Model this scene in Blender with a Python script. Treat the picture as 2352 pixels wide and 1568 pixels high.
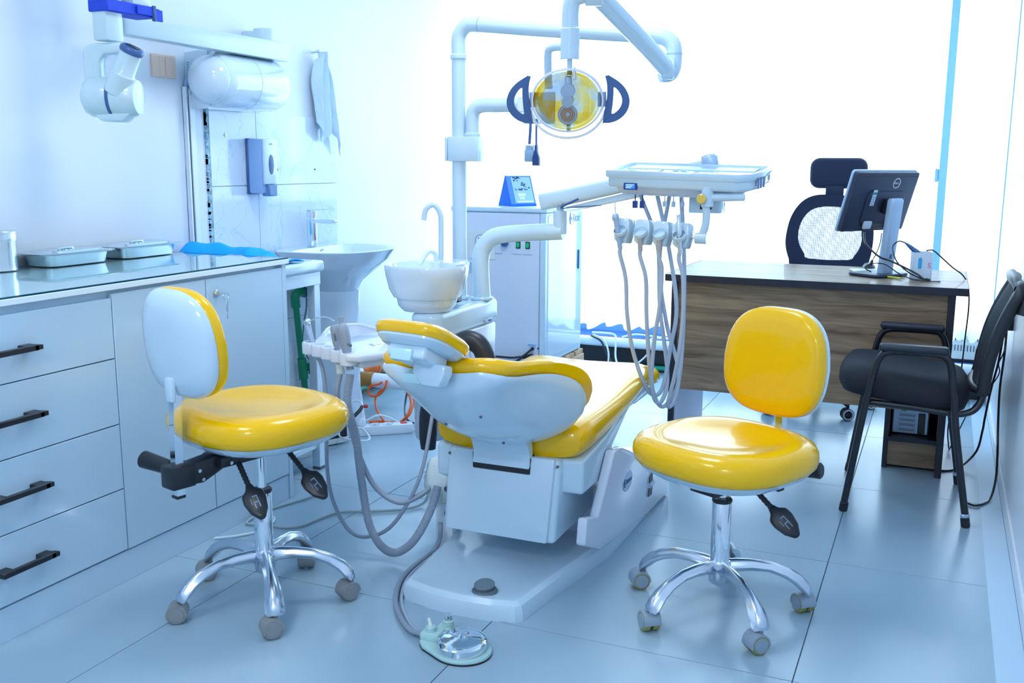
import bpy, bmesh, math, random
from mathutils import Vector as V, Matrix as M
from math import pi, sin, cos, radians as RD
random.seed(11)
for _o in list(bpy.data.objects): bpy.data.objects.remove(_o)
SC = bpy.context.scene
COL = SC.collection

# ------------------------------------------------------------------ camera
YAW, PITCH, ROLL = RD(23.4072), RD(10.2838), RD(0.2735)
fwd = V((-sin(YAW)*cos(PITCH), cos(YAW)*cos(PITCH), -sin(PITCH)))
rgt = V((cos(YAW), sin(YAW), 0)); upv = rgt.cross(fwd)
r2 = cos(ROLL)*rgt + sin(ROLL)*upv; u2 = -sin(ROLL)*rgt + cos(ROLL)*upv
cd = bpy.data.cameras.new('camera'); cam = bpy.data.objects.new('camera', cd); COL.objects.link(cam)
cam.matrix_world = M(((r2.x, u2.x, -fwd.x, 0), (r2.y, u2.y, -fwd.y, 0), (r2.z, u2.z, -fwd.z, 1.25), (0, 0, 0, 1)))
cd.sensor_width = 36; cd.sensor_fit = 'HORIZONTAL'; cd.lens = 2269.186/2352*36
cd.clip_start = .05; cd.clip_end = 200
SC.camera = cam

# ------------------------------------------------------------------ sky, lights, exposure
SKY = 6.0
CEIL_W = (13.0, 15.0, 27.0)
wd = bpy.data.worlds.new('sky'); SC.world = wd; wd.use_nodes = True
bgn = wd.node_tree.nodes['Background']; bgn.inputs[0].default_value = (.90, .96, 1, 1); bgn.inputs[1].default_value = SKY

def area(name, loc, sx, sy, power, col, rot, portal=False):
    l = bpy.data.lights.new(name, 'AREA'); l.shape = 'RECTANGLE'; l.size = sx; l.size_y = sy
    l.energy = power; l.color = col
    if portal: l.cycles.is_portal = True
    o = bpy.data.objects.new(name, l); COL.objects.link(o); o.location = loc; o.rotation_euler = rot
    return o
area('window_daylight', (-1.27, 6.06, 1.32), 3.2, 2.24, 1, (1, 1, 1), (-pi/2, 0, 0), True)
for _i, (_x, _y) in enumerate(((-1.75, 1.0), (-1.25, 3.0), (-.65, -.9))):
    area('ceiling_lamp_light', (_x, _y, 2.755), .56, .56, CEIL_W[_i], (.92, .97, 1), (0, 0, 0))
vs = SC.view_settings
vs.view_transform = 'Standard'; vs.look = 'None'; vs.gamma = 1; vs.exposure = .36; vs.use_curve_mapping = False
SC.cycles.use_denoising = True
SC.cycles.max_bounces = 10; SC.cycles.diffuse_bounces = 5; SC.cycles.glossy_bounces = 5
SC.cycles.transmission_bounces = 8; SC.cycles.transparent_max_bounces = 16
SC.cycles.caustics_reflective = False; SC.cycles.caustics_refractive = False
SC.cycles.sample_clamp_indirect = 6

# ------------------------------------------------------------------ materials
def mat(name, col, rough=.5, metal=0., coat=0., bump=0., bscale=200., var=0., vscale=3., spec=.5, trans=0., emit=None):
    m = bpy.data.materials.new(name); m.use_nodes = True
    nt = m.node_tree; b = nt.nodes['Principled BSDF']
    b.inputs['Base Color'].default_value = (*col, 1); b.inputs['Roughness'].default_value = rough
    b.inputs['Metallic'].default_value = metal; b.inputs['Coat Weight'].default_value = coat
    b.inputs['Coat Roughness'].default_value = .04; b.inputs['Specular IOR Level'].default_value = spec
    b.inputs['Transmission Weight'].default_value = trans
    if emit: b.inputs['Emission Color'].default_value = (*emit[0], 1); b.inputs['Emission Strength'].default_value = emit[1]
    tc = nt.nodes.new('ShaderNodeTexCoord')
    if var:
        n = nt.nodes.new('ShaderNodeTexNoise'); n.inputs['Scale'].default_value = vscale; n.inputs['Detail'].default_value = 4
        nt.links.new(tc.outputs['Object'], n.inputs['Vector'])
        r = nt.nodes.new('ShaderNodeMapRange'); r.inputs[1].default_value = .3; r.inputs[2].default_value = .7
        r.inputs[3].default_value = 1-var; r.inputs[4].default_value = 1+var*.4
        nt.links.new(n.outputs[0], r.inputs[0])
        x = nt.nodes.new('ShaderNodeMix'); x.data_type = 'RGBA'; x.blend_type = 'MULTIPLY'; x.inputs[0].default_value = 1
        x.inputs[6].default_value = (*col, 1); nt.links.new(r.outputs[0], x.inputs[7]); nt.links.new(x.outputs[2], b.inputs['Base Color'])
    if bump:
        n = nt.nodes.new('ShaderNodeTexNoise'); n.inputs['Scale'].default_value = bscale; n.inputs['Detail'].default_value = 2
        nt.links.new(tc.outputs['Object'], n.inputs['Vector'])
        bp = nt.nodes.new('ShaderNodeBump'); bp.inputs['Strength'].default_value = bump; bp.inputs['Distance'].default_value = .002
        nt.links.new(n.outputs[0], bp.inputs['Height']); nt.links.new(bp.outputs[0], b.inputs['Normal'])
    return m

def mat_wood():
    m = mat('wood_laminate', (.2, .15, .11), .42, coat=.12); nt = m.node_tree; b = nt.nodes['Principled BSDF']
    def tex(scale, detail, dist, rough=.55):
        mp = nt.nodes.new('ShaderNodeMapping'); mp.inputs['Scale'].default_value = scale; nt.links.new(tc.outputs['Object'], mp.inputs[0])
        n = nt.nodes.new('ShaderNodeTexNoise'); n.inputs['Scale'].default_value = 1; n.inputs['Detail'].default_value = detail; n.inputs['Distortion'].default_value = dist; n.inputs['Roughness'].default_value = rough
        nt.links.new(mp.outputs[0], n.inputs[0]); return n
    tc = nt.nodes.new('ShaderNodeTexCoord')
    a = tex((1.6, 11, 11), 2, .8)                                  # broad cathedral contours
    k = nt.nodes.new('ShaderNodeMath'); k.operation = 'MULTIPLY'; k.inputs[1].default_value = 44; nt.links.new(a.outputs[0], k.inputs[0])
    sn = nt.nodes.new('ShaderNodeMath'); sn.operation = 'SINE'; nt.links.new(k.outputs[0], sn.inputs[0])
    f = tex((5, 150, 170), 4, .3, .6); g = tex((.9, 22, 26), 5, .4)
    m1 = nt.nodes.new('ShaderNodeMath'); m1.operation = 'MULTIPLY_ADD'; m1.inputs[1].default_value = .07; nt.links.new(sn.outputs[0], m1.inputs[0]); nt.links.new(g.outputs[0], m1.inputs[2])
    m2 = nt.nodes.new('ShaderNodeMath'); m2.operation = 'MULTIPLY_ADD'; m2.inputs[1].default_value = .42; nt.links.new(f.outputs[0], m2.inputs[0]); nt.links.new(m1.outputs[0], m2.inputs[2])
    cr = nt.nodes.new('ShaderNodeValToRGB'); e = cr.color_ramp.elements
    e[0].position = .46; e[0].color = (.125, .078, .045, 1); e[1].position = .95; e[1].color = (.38, .26, .16, 1)
    e.new(.62).color = (.205, .136, .082, 1); e.new(.74).color = (.265, .178, .108, 1)
    nt.links.new(m2.outputs[0], cr.inputs[0]); nt.links.new(cr.outputs[0], b.inputs['Base Color'])
    return m

def mat_marble():
    m = mat('marble_tile', (.68, .79, .91), .12, coat=.3); nt = m.node_tree; b = nt.nodes['Principled BSDF']
    tc = nt.nodes.new('ShaderNodeTexCoord'); n = nt.nodes.new('ShaderNodeTexNoise'); n.inputs['Scale'].default_value = 3.2; n.inputs['Detail'].default_value = 9; n.inputs['Distortion'].default_value = 1.6
    nt.links.new(tc.outputs['Object'], n.inputs[0])
    mth = nt.nodes.new('ShaderNodeMath'); mth.operation = 'SUBTRACT'; mth.inputs[1].default_value = .5; nt.links.new(n.outputs[0], mth.inputs[0])
    ab = nt.nodes.new('ShaderNodeMath'); ab.operation = 'ABSOLUTE'; nt.links.new(mth.outputs[0], ab.inputs[0])
    cr = nt.nodes.new('ShaderNodeValToRGB'); e = cr.color_ramp.elements
    e[0].position = 0; e[0].color = (.50, .70, .90, 1); e[1].position = .012; e[1].color = (.68, .79, .91, 1)
    nt.links.new(ab.outputs[0], cr.inputs[0]); nt.links.new(cr.outputs[0], b.inputs['Base Color'])
    return m

def mat_floor():
    m = mat('porcelain_floor', (.52, .66, .76), .22, coat=0); nt = m.node_tree; b = nt.nodes['Principled BSDF']
    tc = nt.nodes.new('ShaderNodeTexCoord')
    n = nt.nodes.new('ShaderNodeTexNoise'); n.inputs['Scale'].default_value = 320; n.inputs['Detail'].default_value = 2
    nt.links.new(tc.outputs['Object'], n.inputs[0])
    n2 = nt.nodes.new('ShaderNodeTexNoise'); n2.inputs['Scale'].default_value = 2.0; n2.inputs['Detail'].default_value = 5
    nt.links.new(tc.outputs['Object'], n2.inputs[0])
    ad = nt.nodes.new('ShaderNodeMath'); ad.operation = 'MULTIPLY_ADD'; ad.inputs[1].default_value = .35; nt.links.new(n.outputs[0], ad.inputs[0]); nt.links.new(n2.outputs[0], ad.inputs[2])
    cr = nt.nodes.new('ShaderNodeValToRGB'); e = cr.color_ramp.elements
    e[0].position = .45; e[0].color = (.31, .455, .565, 1); e[1].position = .95; e[1].color = (.38, .52, .63, 1)
    nt.links.new(ad.outputs[0], cr.inputs[0]); nt.links.new(cr.outputs[0], b.inputs['Base Color'])
    mr = nt.nodes.new('ShaderNodeMapRange'); mr.inputs[3].default_value = .2; mr.inputs[4].default_value = .3
    nt.links.new(n2.outputs[0], mr.inputs[0]); nt.links.new(mr.outputs[0], b.inputs['Roughness'])
    return m

def mat_glass(name, tint, refl=.25, rough=.02):
    m = bpy.data.materials.new(name); m.use_nodes = True; nt = m.node_tree; nt.nodes.clear()
    o = nt.nodes.new('ShaderNodeOutputMaterial'); mx = nt.nodes.new('ShaderNodeMixShader')
    t = nt.nodes.new('ShaderNodeBsdfTransparent'); t.inputs[0].default_value = (*tint, 1)
    g = nt.nodes.new('ShaderNodeBsdfGlossy'); g.inputs['Roughness'].default_value = rough
    f = nt.nodes.new('ShaderNodeFresnel'); f.inputs[0].default_value = 1.45
    k = nt.nodes.new('ShaderNodeMath'); k.operation = 'MULTIPLY_ADD'; k.inputs[1].default_value = 1.0; k.inputs[2].default_value = refl*.1; nt.links.new(f.outputs[0], k.inputs[0])
    ge = nt.nodes.new('ShaderNodeNewGeometry'); iv = nt.nodes.new('ShaderNodeMath'); iv.operation = 'SUBTRACT'; iv.inputs[0].default_value = 1; nt.links.new(ge.outputs['Backfacing'], iv.inputs[1])
    k2 = nt.nodes.new('ShaderNodeMath'); k2.operation = 'MULTIPLY'; nt.links.new(k.outputs[0], k2.inputs[0]); nt.links.new(iv.outputs[0], k2.inputs[1])   # only the outer faces reflect
    nt.links.new(k2.outputs[0], mx.inputs[0]); nt.links.new(t.outputs[0], mx.inputs[1]); nt.links.new(g.outputs[0], mx.inputs[2]); nt.links.new(mx.outputs[0], o.inputs[0])
    return m

def mat_curtain():
    m = bpy.data.materials.new('sheer_curtain'); m.use_nodes = True; nt = m.node_tree; nt.nodes.clear()
    o = nt.nodes.new('ShaderNodeOutputMaterial'); mx = nt.nodes.new('ShaderNodeMixShader'); m2 = nt.nodes.new('ShaderNodeMixShader')
    t = nt.nodes.new('ShaderNodeBsdfTransparent'); tl = nt.nodes.new('ShaderNodeBsdfTranslucent'); d = nt.nodes.new('ShaderNodeBsdfDiffuse')
    tl.inputs[0].default_value = (.86, .94, 1, 1); d.inputs[0].default_value = (.80, .90, .98, 1)
    m2.inputs[0].default_value = .3; nt.links.new(tl.outputs[0], m2.inputs[1]); nt.links.new(d.outputs[0], m2.inputs[2])
    tc = nt.nodes.new('ShaderNodeTexCoord'); n = nt.nodes.new('ShaderNodeTexNoise'); n.inputs['Scale'].default_value = 5
    nt.links.new(tc.outputs['Object'], n.inputs[0])
    mr = nt.nodes.new('ShaderNodeMapRange'); mr.inputs[3].default_value = .82; mr.inputs[4].default_value = .90; nt.links.new(n.outputs[0], mr.inputs[0])
    nt.links.new(mr.outputs[0], mx.inputs[0]); nt.links.new(t.outputs[0], mx.inputs[1]); nt.links.new(m2.outputs[0], mx.inputs[2]); nt.links.new(mx.outputs[0], o.inputs[0])
    return m

def mat_mesh(name, col, scale, hole=.45, flat=(1, 0, 1)):
    m = bpy.data.materials.new(name); m.use_nodes = True; nt = m.node_tree; b = nt.nodes['Principled BSDF']
    b.inputs['Base Color'].default_value = (*col, 1); b.inputs['Roughness'].default_value = .7
    o = nt.nodes['Material Output']; mx = nt.nodes.new('ShaderNodeMixShader'); t = nt.nodes.new('ShaderNodeBsdfTransparent')
    tc = nt.nodes.new('ShaderNodeTexCoord'); vo = nt.nodes.new('ShaderNodeTexVoronoi'); vo.inputs['Scale'].default_value = scale; vo.inputs['Randomness'].default_value = 0
    mp = nt.nodes.new('ShaderNodeMapping'); mp.inputs['Scale'].default_value = flat; nt.links.new(tc.outputs['Object'], mp.inputs[0]); nt.links.new(mp.outputs[0], vo.inputs[0])
    c = nt.nodes.new('ShaderNodeMath'); c.operation = 'LESS_THAN'; c.inputs[1].default_value = hole; nt.links.new(vo.outputs[0], c.inputs[0])
    nt.links.new(c.outputs[0], mx.inputs[0]); nt.links.new(b.outputs[0], mx.inputs[1]); nt.links.new(t.outputs[0], mx.inputs[2]); nt.links.new(mx.outputs[0], o.inputs[0])
    return m

WHT = mat('white_gloss_plastic', (.60, .77, .90), .16, coat=.4)
WARM = mat('white_enamel', (.70, .77, .90), .14, coat=.4)
CER = mat('white_ceramic', (.68, .80, .92), .06, coat=.6)
WALLM = mat('painted_wall', (.77, .83, .92), .34, bump=.08, bscale=60, var=.04, vscale=1.5)
CEILM = mat('ceiling_paint', (.75, .87, .96), .8, bump=.05, bscale=80)
CABM = mat('white_gloss_laminate', (.52, .69, .83), .14, coat=.3)
YEL = mat('yellow_vinyl', (.96, .54, .0), .2, coat=.35, spec=.3, bump=.015, bscale=60)
YEL2 = mat('yellow_chair_vinyl', (.96, .53, .0), .18, coat=.45, spec=.3, bump=.012, bscale=50)
CHR = mat('chrome', (.80, .86, .92), .07, metal=1)
ALU = mat('polished_aluminium', (.68, .75, .84), .2, metal=1, bump=.04, bscale=40)
STEEL = mat('stainless_steel', (.68, .76, .80), .22, metal=1, bump=.03, bscale=50)
BLK = mat('black_plastic', (.012, .015, .022), .35, bump=.1, bscale=300)
BLKM = mat('black_painted_metal', (.010, .012, .018), .25, coat=.2, bump=.02, bscale=100)
BLKF = mat('black_upholstery', (.012, .015, .024), .75, bump=.3, bscale=700)
NAVY = mat('dark_blue_fabric', (.012, .022, .06), .75, bump=.3, bscale=600)
GREY = mat('grey_hose', (.30, .36, .46), .38, bump=.05, bscale=200)
LGREY = mat('pale_grey_hose', (.46, .54, .68), .32, bump=.05, bscale=200)
CASTER = mat('taupe_grey_plastic', (.27, .29, .30), .45, bump=.05, bscale=200)
CASTER2 = mat('blue_grey_plastic', (.30, .38, .48), .4, bump=.05, bscale=200)
OLIVE = mat('olive_tyre', (.30, .31, .10), .6, bump=.1, bscale=150)
DKGR = mat('dark_grey_rubber', (.10, .14, .17), .5, bump=.1, bscale=300)
BLUE = mat('royal_blue_webbing', (.008, .055, .62), .6, bump=.2, bscale=500)
BLUED = mat('blue_grey_plastic_dark', (.05, .12, .32), .35, bump=.05, bscale=200)
XRAY = mat('xray_enamel', (.58, .73, .80), .25, coat=.3)
CTOP = mat('white_counter_board', (.80, .90, .95), .4, bump=.02)
CLOTH = mat('bright_blue_cloth', (.0, .40, .95), .8, bump=.4, bscale=400)
WOOD = mat_wood(); MARB = mat_marble(); FLR = mat_floor()
GROUT = mat('grey_grout', (.10, .14, .19), .9, bump=.3, bscale=400)
EDGE = mat('black_edge_band', (.012, .016, .032), .4, bump=.03, bscale=200)
BEIGE = mat('beige_switch_plastic', (.85, .62, .50), .35, bump=.02, bscale=100)
GREEN = mat('green_polypropylene', (.0, .22, .11), .4, bump=.03, bscale=60)
GREEN2 = mat('bright_green_pipe', (.0, .32, .20), .4, bump=.03, bscale=60)
ORANGE = mat('orange_pvc', (.85, .17, .02), .35, bump=.03, bscale=60)
ORANGC = mat('orange_cable', (.95, .14, .01), .4, bump=.03, bscale=60)
TAPE = mat('brown_tape', (.42, .20, .03), .4, bump=.3, bscale=120)
WPVC = mat('white_pvc', (.80, .88, .97), .28, bump=.02, bscale=60)
WCAB = mat('white_cable', (.72, .84, .93), .4, bump=.02, bscale=60)
MINT = mat('mint_enamel', (.48, .72, .72), .35, bump=.05, bscale=150)
CREAM = mat('cream_enamel', (.70, .78, .78), .4, bump=.05, bscale=200)
PANE = mat_glass('window_glass', (.86, .95, 1), .3)
GSHEET = mat_glass('green_tinted_glass', (.90, .985, 1), .9)
GEDGE = mat('dark_teal_glass_edge', (.004, .07, .11), .1, coat=.4)
CURT = mat_curtain()
MESHN = mat_mesh('dark_blue_mesh', (.02, .03, .06), 215, .33)
MESHB = mat_mesh('black_mesh', (.008, .012, .022), 300, .27, (0, 1, 1))
ALUF = mat('blue_grey_window_frame', (.20, .42, .66), .4, bump=.02, bscale=100)
SILLB = mat('blue_film_sill', (.015, .085, .45), .12, coat=.5, var=.5, vscale=7)
CARD = mat('paper_label', (.60, .80, .96), .6, bump=.02, bscale=100)
INK = mat('dark_blue_ink', (.03, .08, .20), .6, bump=.02, bscale=100)
INKP = mat('pale_blue_ink', (.16, .36, .60), .6, bump=.02, bscale=100)
WINK = mat('white_print', (.85, .92, 1), .5, bump=.02, bscale=100)
REDP = mat('red_plastic', (.80, .02, .01), .3, bump=.02, bscale=100)
PINK = mat('pink_print', (.85, .12, .50), .5, bump=.02, bscale=100)
CYANP = mat('cyan_print', (.05, .45, .85), .5, bump=.02, bscale=100)
BGREEN = mat('green_switch_lens', (.0, .35, .14), .25, emit=((0, .5, .2), .25))
PENCIL = mat('yellow_green_pencil', (.62, .72, .03), .4, bump=.02, bscale=100)
PALLET = mat('raw_timber', (.55, .36, .22), .7, bump=.3, bscale=60, var=.3, vscale=12)
LCD = mat('blue_display', (.05, .20, .75), .2, emit=((.05, .22, .8), .35))
LCDT = mat('pale_display', (.55, .80, 1), .2, emit=((.4, .7, 1), .5))
AMB = mat('amber_button', (.85, .70, .36), .4, bump=.02, bscale=100)
BANDAGE = mat('gauze_bandage', (.74, .84, .86), .9, bump=.8, bscale=180)
LEDP = mat('lit_ceiling_panel', (.9, .95, 1), .5, emit=((.9, .96, 1), 6))
RIMP = mat('pale_violet_rim', (.70, .70, .95), .2, coat=.3)
PCB = mat('green_circuit_board', (.05, .30, .12), .5, bump=.2, bscale=200)
MONB = mat('charcoal_monitor_plastic', (.022, .034, .075), .4, bump=.06, bscale=400)
SILV = mat('silver_plastic', (.42, .56, .74), .3, metal=.3)
BURNT = mat('amber_reflector', (.95, .62, .12), .15, metal=.6)

# ------------------------------------------------------------------ mesh builder
W = {}
def cat(pts, sub=6):
    pts = [V(p) for p in pts]
    if len(pts) < 3 or sub < 2: return pts
    P = [2*pts[0]-pts[1]] + pts + [2*pts[-1]-pts[-2]]; out = []
    for i in range(1, len(P)-2):
        a, b, c, d = P[i-1:i+3]
        for k in range(sub):
            t = k/sub; out.append(.5*((2*b)+(c-a)*t+(2*a-5*b+4*c-d)*t*t+(3*b-a-3*c+d)*t**3))
    out.append(pts[-1]); return out

def catc(pts, sub=4):
    """closed smooth outline through 2D points"""
    n = len(pts); out = []
    for i in range(n):
        a, b, c, d = [V(pts[(i+k) % n]) for k in (-1, 0, 1, 2)]
        for k in range(sub):
            t = k/sub; q = .5*((2*b)+(c-a)*t+(2*a-5*b+4*c-d)*t*t+(3*b-a-3*c+d)*t**3); out.append((q.x, q.y))
    return out

def lerp_list(vals, t):
    f = t*(len(vals)-1); i = min(int(f), len(vals)-2); return vals[i]+(vals[i+1]-vals[i])*(f-i)

def frame(z, x=None):
    z = V(z).normalized(); x = V(x) if x else (V((1, 0, 0)) if abs(z.x) < .9 else V((0, 1, 0)))
    y = z.cross(x).normalized(); x = y.cross(z)
    return M((x, y, z)).transposed()

def place(o, z=(0, 0, 1), x=None):
    m = frame(z, x).to_4x4(); m.translation = V(o); return m

class B:
    def __init__(s): s.v = []; s.f = []
    def addm(s, bm, mt=None):
        n = len(s.v); bm.verts.index_update()
        for v in bm.verts: s.v.append(mt @ v.co if mt else v.co.copy())
        for f in bm.faces: s.f.append([n+v.index for v in f.verts])
        bm.free(); return s
    def box(s, a, b, bev=0, seg=2, mt=None):
        """box between corners a and b"""
        a, b = V(a), V(b); c = (a+b)/2; d = b-a
        bm = bmesh.new(); bmesh.ops.create_cube(bm, size=1)
        for v in bm.verts: v.co = V((v.co.x*abs(d.x), v.co.y*abs(d.y), v.co.z*abs(d.z)))+c
        if bev: bmesh.ops.bevel(bm, geom=bm.edges[:], offset=bev, segments=seg, profile=.5, affect='EDGES')
        return s.addm(bm, mt)
    def prism(s, poly, h, mt=None, bev=0, seg=2, ang=.5):
        """2D polygon extruded 0..h along local z"""
        bm = bmesh.new(); n = len(poly)
        lo = [bm.verts.new((p[0], p[1], 0)) for p in poly]; hi = [bm.verts.new((p[0], p[1], h)) for p in poly]
        bm.faces.new(lo[::-1]); bm.faces.new(hi)
        for i in range(n): bm.faces.new((lo[i], lo[(i+1) % n], hi[(i+1) % n], hi[i]))
        if bev:
            bm.normal_update()
            es = [e for e in bm.edges if e.calc_face_angle(0) > ang]
            bmesh.ops.bevel(bm, geom=es, offset=bev, segments=seg, profile=.5, affect='EDGES', clamp_overlap=True)
        return s.addm(bm, mt)
    def loft(s, rings, cap0=True, cap1=True, closed=True):
        n0 = len(s.v); k = len(rings[0])
        for r in rings: s.v += [V(p) for p in r]
        for i in range(len(rings)-1):
            for j in range(k if closed else k-1):
                a = n0+i*k+j; b = n0+i*k+(j+1) % k
                s.f.append([a, b, b+k, a+k])
        if cap0: s.f.append([n0+j for j in range(k)][::-1])
        if cap1: s.f.append([n0+(len(rings)-1)*k+j for j in range(k)])
        return s
    def tube(s, pts, r, n=10, sub=6, sy=1., ref=None, ridge=0, cap=True):
        P = cat(pts, sub); N = len(P); rings = []
        t0 = (P[1]-P[0]).normalized(); x = None
        for i in range(N):
            t = (P[min(i+1, N-1)]-P[max(i-1, 0)]).normalized()
            if x is None: x = V(ref) if ref else (V((0, 0, 1)) if abs(t.z) < .9 else V((1, 0, 0)))
            x = (x-t*x.dot(t)).normalized(); y = t.cross(x)
            rr = lerp_list(r, i/(N-1)) if isinstance(r, (list, tuple)) else r
            if ridge and i % 2: rr *= 1-ridge
            rings.append([P[i]+x*rr*sy*cos(2*pi*k/n)+y*rr*sin(2*pi*k/n) for k in range(n)])
        return s.loft(rings, cap, cap)
    def cyl(s, a, b, r, r1=None, n=24, bev=0):
        a, b = V(a), V(b); d = (b-a).length; r1 = r if r1 is None else r1
        pr = [(0, 0), (r-bev, 0), (r, bev), (r1, d-bev), (r1-bev, d), (0, d)] if bev else [(0, 0), (r, 0), (r1, d), (0, d)]
        return s.lathe(pr, place(a, b-a), n)
    def lathe(s, prof, mt=None, n=28, cap=True):
        rings = []
        for r, z in prof: rings.append([V((max(r, 1e-5)*cos(2*pi*k/n), max(r, 1e-5)*sin(2*pi*k/n), z)) for k in range(n)])
        if mt: rings = [[mt @ p for p in q] for q in rings]
        if not cap: rings.append(rings[0])
        return s.loft(rings, cap, cap)
    def ball(s, c, r, n=20, m=12, sc=(1, 1, 1), mt=None):
        pr = [(r*sin(pi*i/m), -r*cos(pi*i/m)) for i in range(m+1)]
        q = M.Translation(V(c)) @ (mt if mt else M()) @ M.Diagonal((*sc, 1))
        return s.lathe(pr, q, n)
    def grid(s, fn, nu, nv):
        n0 = len(s.v)
        for i in range(nu+1):
            for j in range(nv+1): s.v.append(V(fn(i/nu, j/nv)))
        for i in range(nu):
            for j in range(nv):
                a = n0+i*(nv+1)+j; s.f.append([a, a+nv+1, a+nv+2, a+1])
        return s
    def solid(s, top, bot, nu, nv):
        """closed body between two grids that meet at their rims or are joined there"""
        n0 = len(s.v); k = (nu+1)*(nv+1)
        for fn in (top, bot):
            for i in range(nu+1):
                for j in range(nv+1): s.v.append(V(fn(i/nu, j/nv)))
        for i in range(nu):
            for j in range(nv):
                a = n0+i*(nv+1)+j; s.f.append([a, a+nv+1, a+nv+2, a+1]); s.f.append([x+k for x in (a, a+1, a+nv+2, a+nv+1)])
        rim = [i*(nv+1) for i in range(nu+1)]+[nu*(nv+1)+j for j in range(1, nv+1)]+[i*(nv+1)+nv for i in range(nu-1, -1, -1)]+[j for j in range(nv-1, 0, -1)]
        for q in range(len(rim)):
            a, b = n0+rim[q], n0+rim[(q+1) % len(rim)]; s.f.append([b, a, a+k, b+k])
        return s

def sring(c, a, b, z, n=40, e=2.6, mt=None):
    """superellipse ring round c in xy at height z"""
    out = []
    for k in range(n):
        t = 2*pi*k/n; ct, st = cos(t), sin(t)
        p = V((c[0]+a*math.copysign(abs(ct)**(2/e), ct), c[1]+b*math.copysign(abs(st)**(2/e), st), z)); out.append(mt @ p if mt else p)
    return out

def rrect(x0, y0, x1, y1, r, n=5):
    out = []
    for cx, cy, a in ((x1-r, y1-r, 0), (x0+r, y1-r, pi/2), (x0+r, y0+r, pi), (x1-r, y0+r, 1.5*pi)):
        out += [(cx+r*cos(a+pi/2*i/n), cy+r*sin(a+pi/2*i/n)) for i in range(n+1)]
    return out

def obj(name, b, m, parent=None, local=False, label=None, ang=.7):
    me = bpy.data.meshes.new(name); me.from_pydata([tuple(v) for v in b.v], [], b.f)
    bm = bmesh.new(); bm.from_mesh(me); bmesh.ops.remove_doubles(bm, verts=bm.verts, dist=1e-6); bmesh.ops.recalc_face_normals(bm, faces=bm.faces); bm.to_mesh(me); bm.free()
    for p in me.polygons: p.use_smooth = True
    me.set_sharp_from_angle(angle=ang)
    me.materials.append(m)
    o = bpy.data.objects.new(name, me); COL.objects.link(o)
    if parent:
        o.parent = parent; W[o] = W[parent]
        if not local: me.transform(W[parent].inverted())
    else: W[o] = M()
    if label: o['label'] = label
    return o

def tag(o, label=None, category=None, group=None, kind=None):
    for k, v in (('label', label), ('category', category), ('group', group), ('kind', kind)):
        if v: o[k] = v
    return o

def base_origin(o, at):
    """give a single-mesh thing its origin at its base"""
    o.data.transform(M.Translation(-V(at))); o.location = at; W[o] = M.Translation(V(at)); return o

def thing(name, label, category, loc=(0, 0, 0), rz=0, group=None):
    o = bpy.data.objects.new(name, None); COL.objects.link(o); o.empty_display_size = .05
    o.location = loc; o.rotation_euler = (0, 0, rz); W[o] = M.Translation(V(loc)) @ M.Rotation(rz, 4, 'Z')
    return tag(o, label, category, group)

def struct(name, b, m, parent=None):
    o = obj(name, b, m, parent)
    if not parent: o['kind'] = 'structure'
    return o

def copy_part(o, parent):
    c = o.copy(); COL.objects.link(c); c.parent = parent; W[c] = W[parent]; return c

def text(s, size, mt, m, parent, name='lettering', depth=.0006, local=False, sx=1.):
    cu = bpy.data.curves.new('lettering', 'FONT'); cu.body = s; cu.size = size; cu.align_x = 'CENTER'; cu.align_y = 'CENTER'; cu.extrude = depth/2; cu.resolution_u = 3
    t = bpy.data.objects.new('tmp_text', cu); me = bpy.data.meshes.new_from_object(t); bpy.data.objects.remove(t)
    me.name = name; me.transform(M.Diagonal((sx, 1, 1, 1))); me.transform(mt); me.materials.clear(); me.materials.append(m)
    o = bpy.data.objects.new(name, me); COL.objects.link(o); o.parent = parent; W[o] = W[parent]
    if not local: me.transform(W[parent].inverted())
    return o

def wallmat(o, right, up):
    """matrix whose local x is right, y is up, z the outward normal"""
    r, u = V(right).normalized(), V(up).normalized(); n = r.cross(u).normalized(); u = n.cross(r)
    m = M((r, u, n)).transposed().to_4x4(); m.translation = V(o); return m

# ================================================================== room
X0, X1, Y0, Y1, ZC = -2.78, .29, -1.6, 5.76, 2.80
fl = struct('floor', B().box((-3.1, Y0-.1, -.1), (X1+.2, 6.2, -.003)), GROUT)
_tb = {}
for i in range(-1, 4):
    for j in range(-3, 6):
        a, b = -2.678+.808*i+.0013, -2.678+.808*(i+1)-.0013
        c, d = 2.328+.806*j+.0013, 2.328+.806*(j+1)-.0013
        a, b, c, d = max(a, -2.84), min(b, X1), max(c, Y0), min(d, Y1)
        if b-a < .02 or d-c < .02: continue
        key = (round(b-a, 3), round(d-c, 3))
        if key not in _tb:
            o = obj('tile', B().box((-(b-a)/2, -(d-c)/2, -.003), ((b-a)/2, (d-c)/2, 0), .0006, 1), FLR, fl, True); _tb[key] = o
        else: o = copy_part(_tb[key], fl)
        o.location = ((a+b)/2, (c+d)/2, 0)

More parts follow.
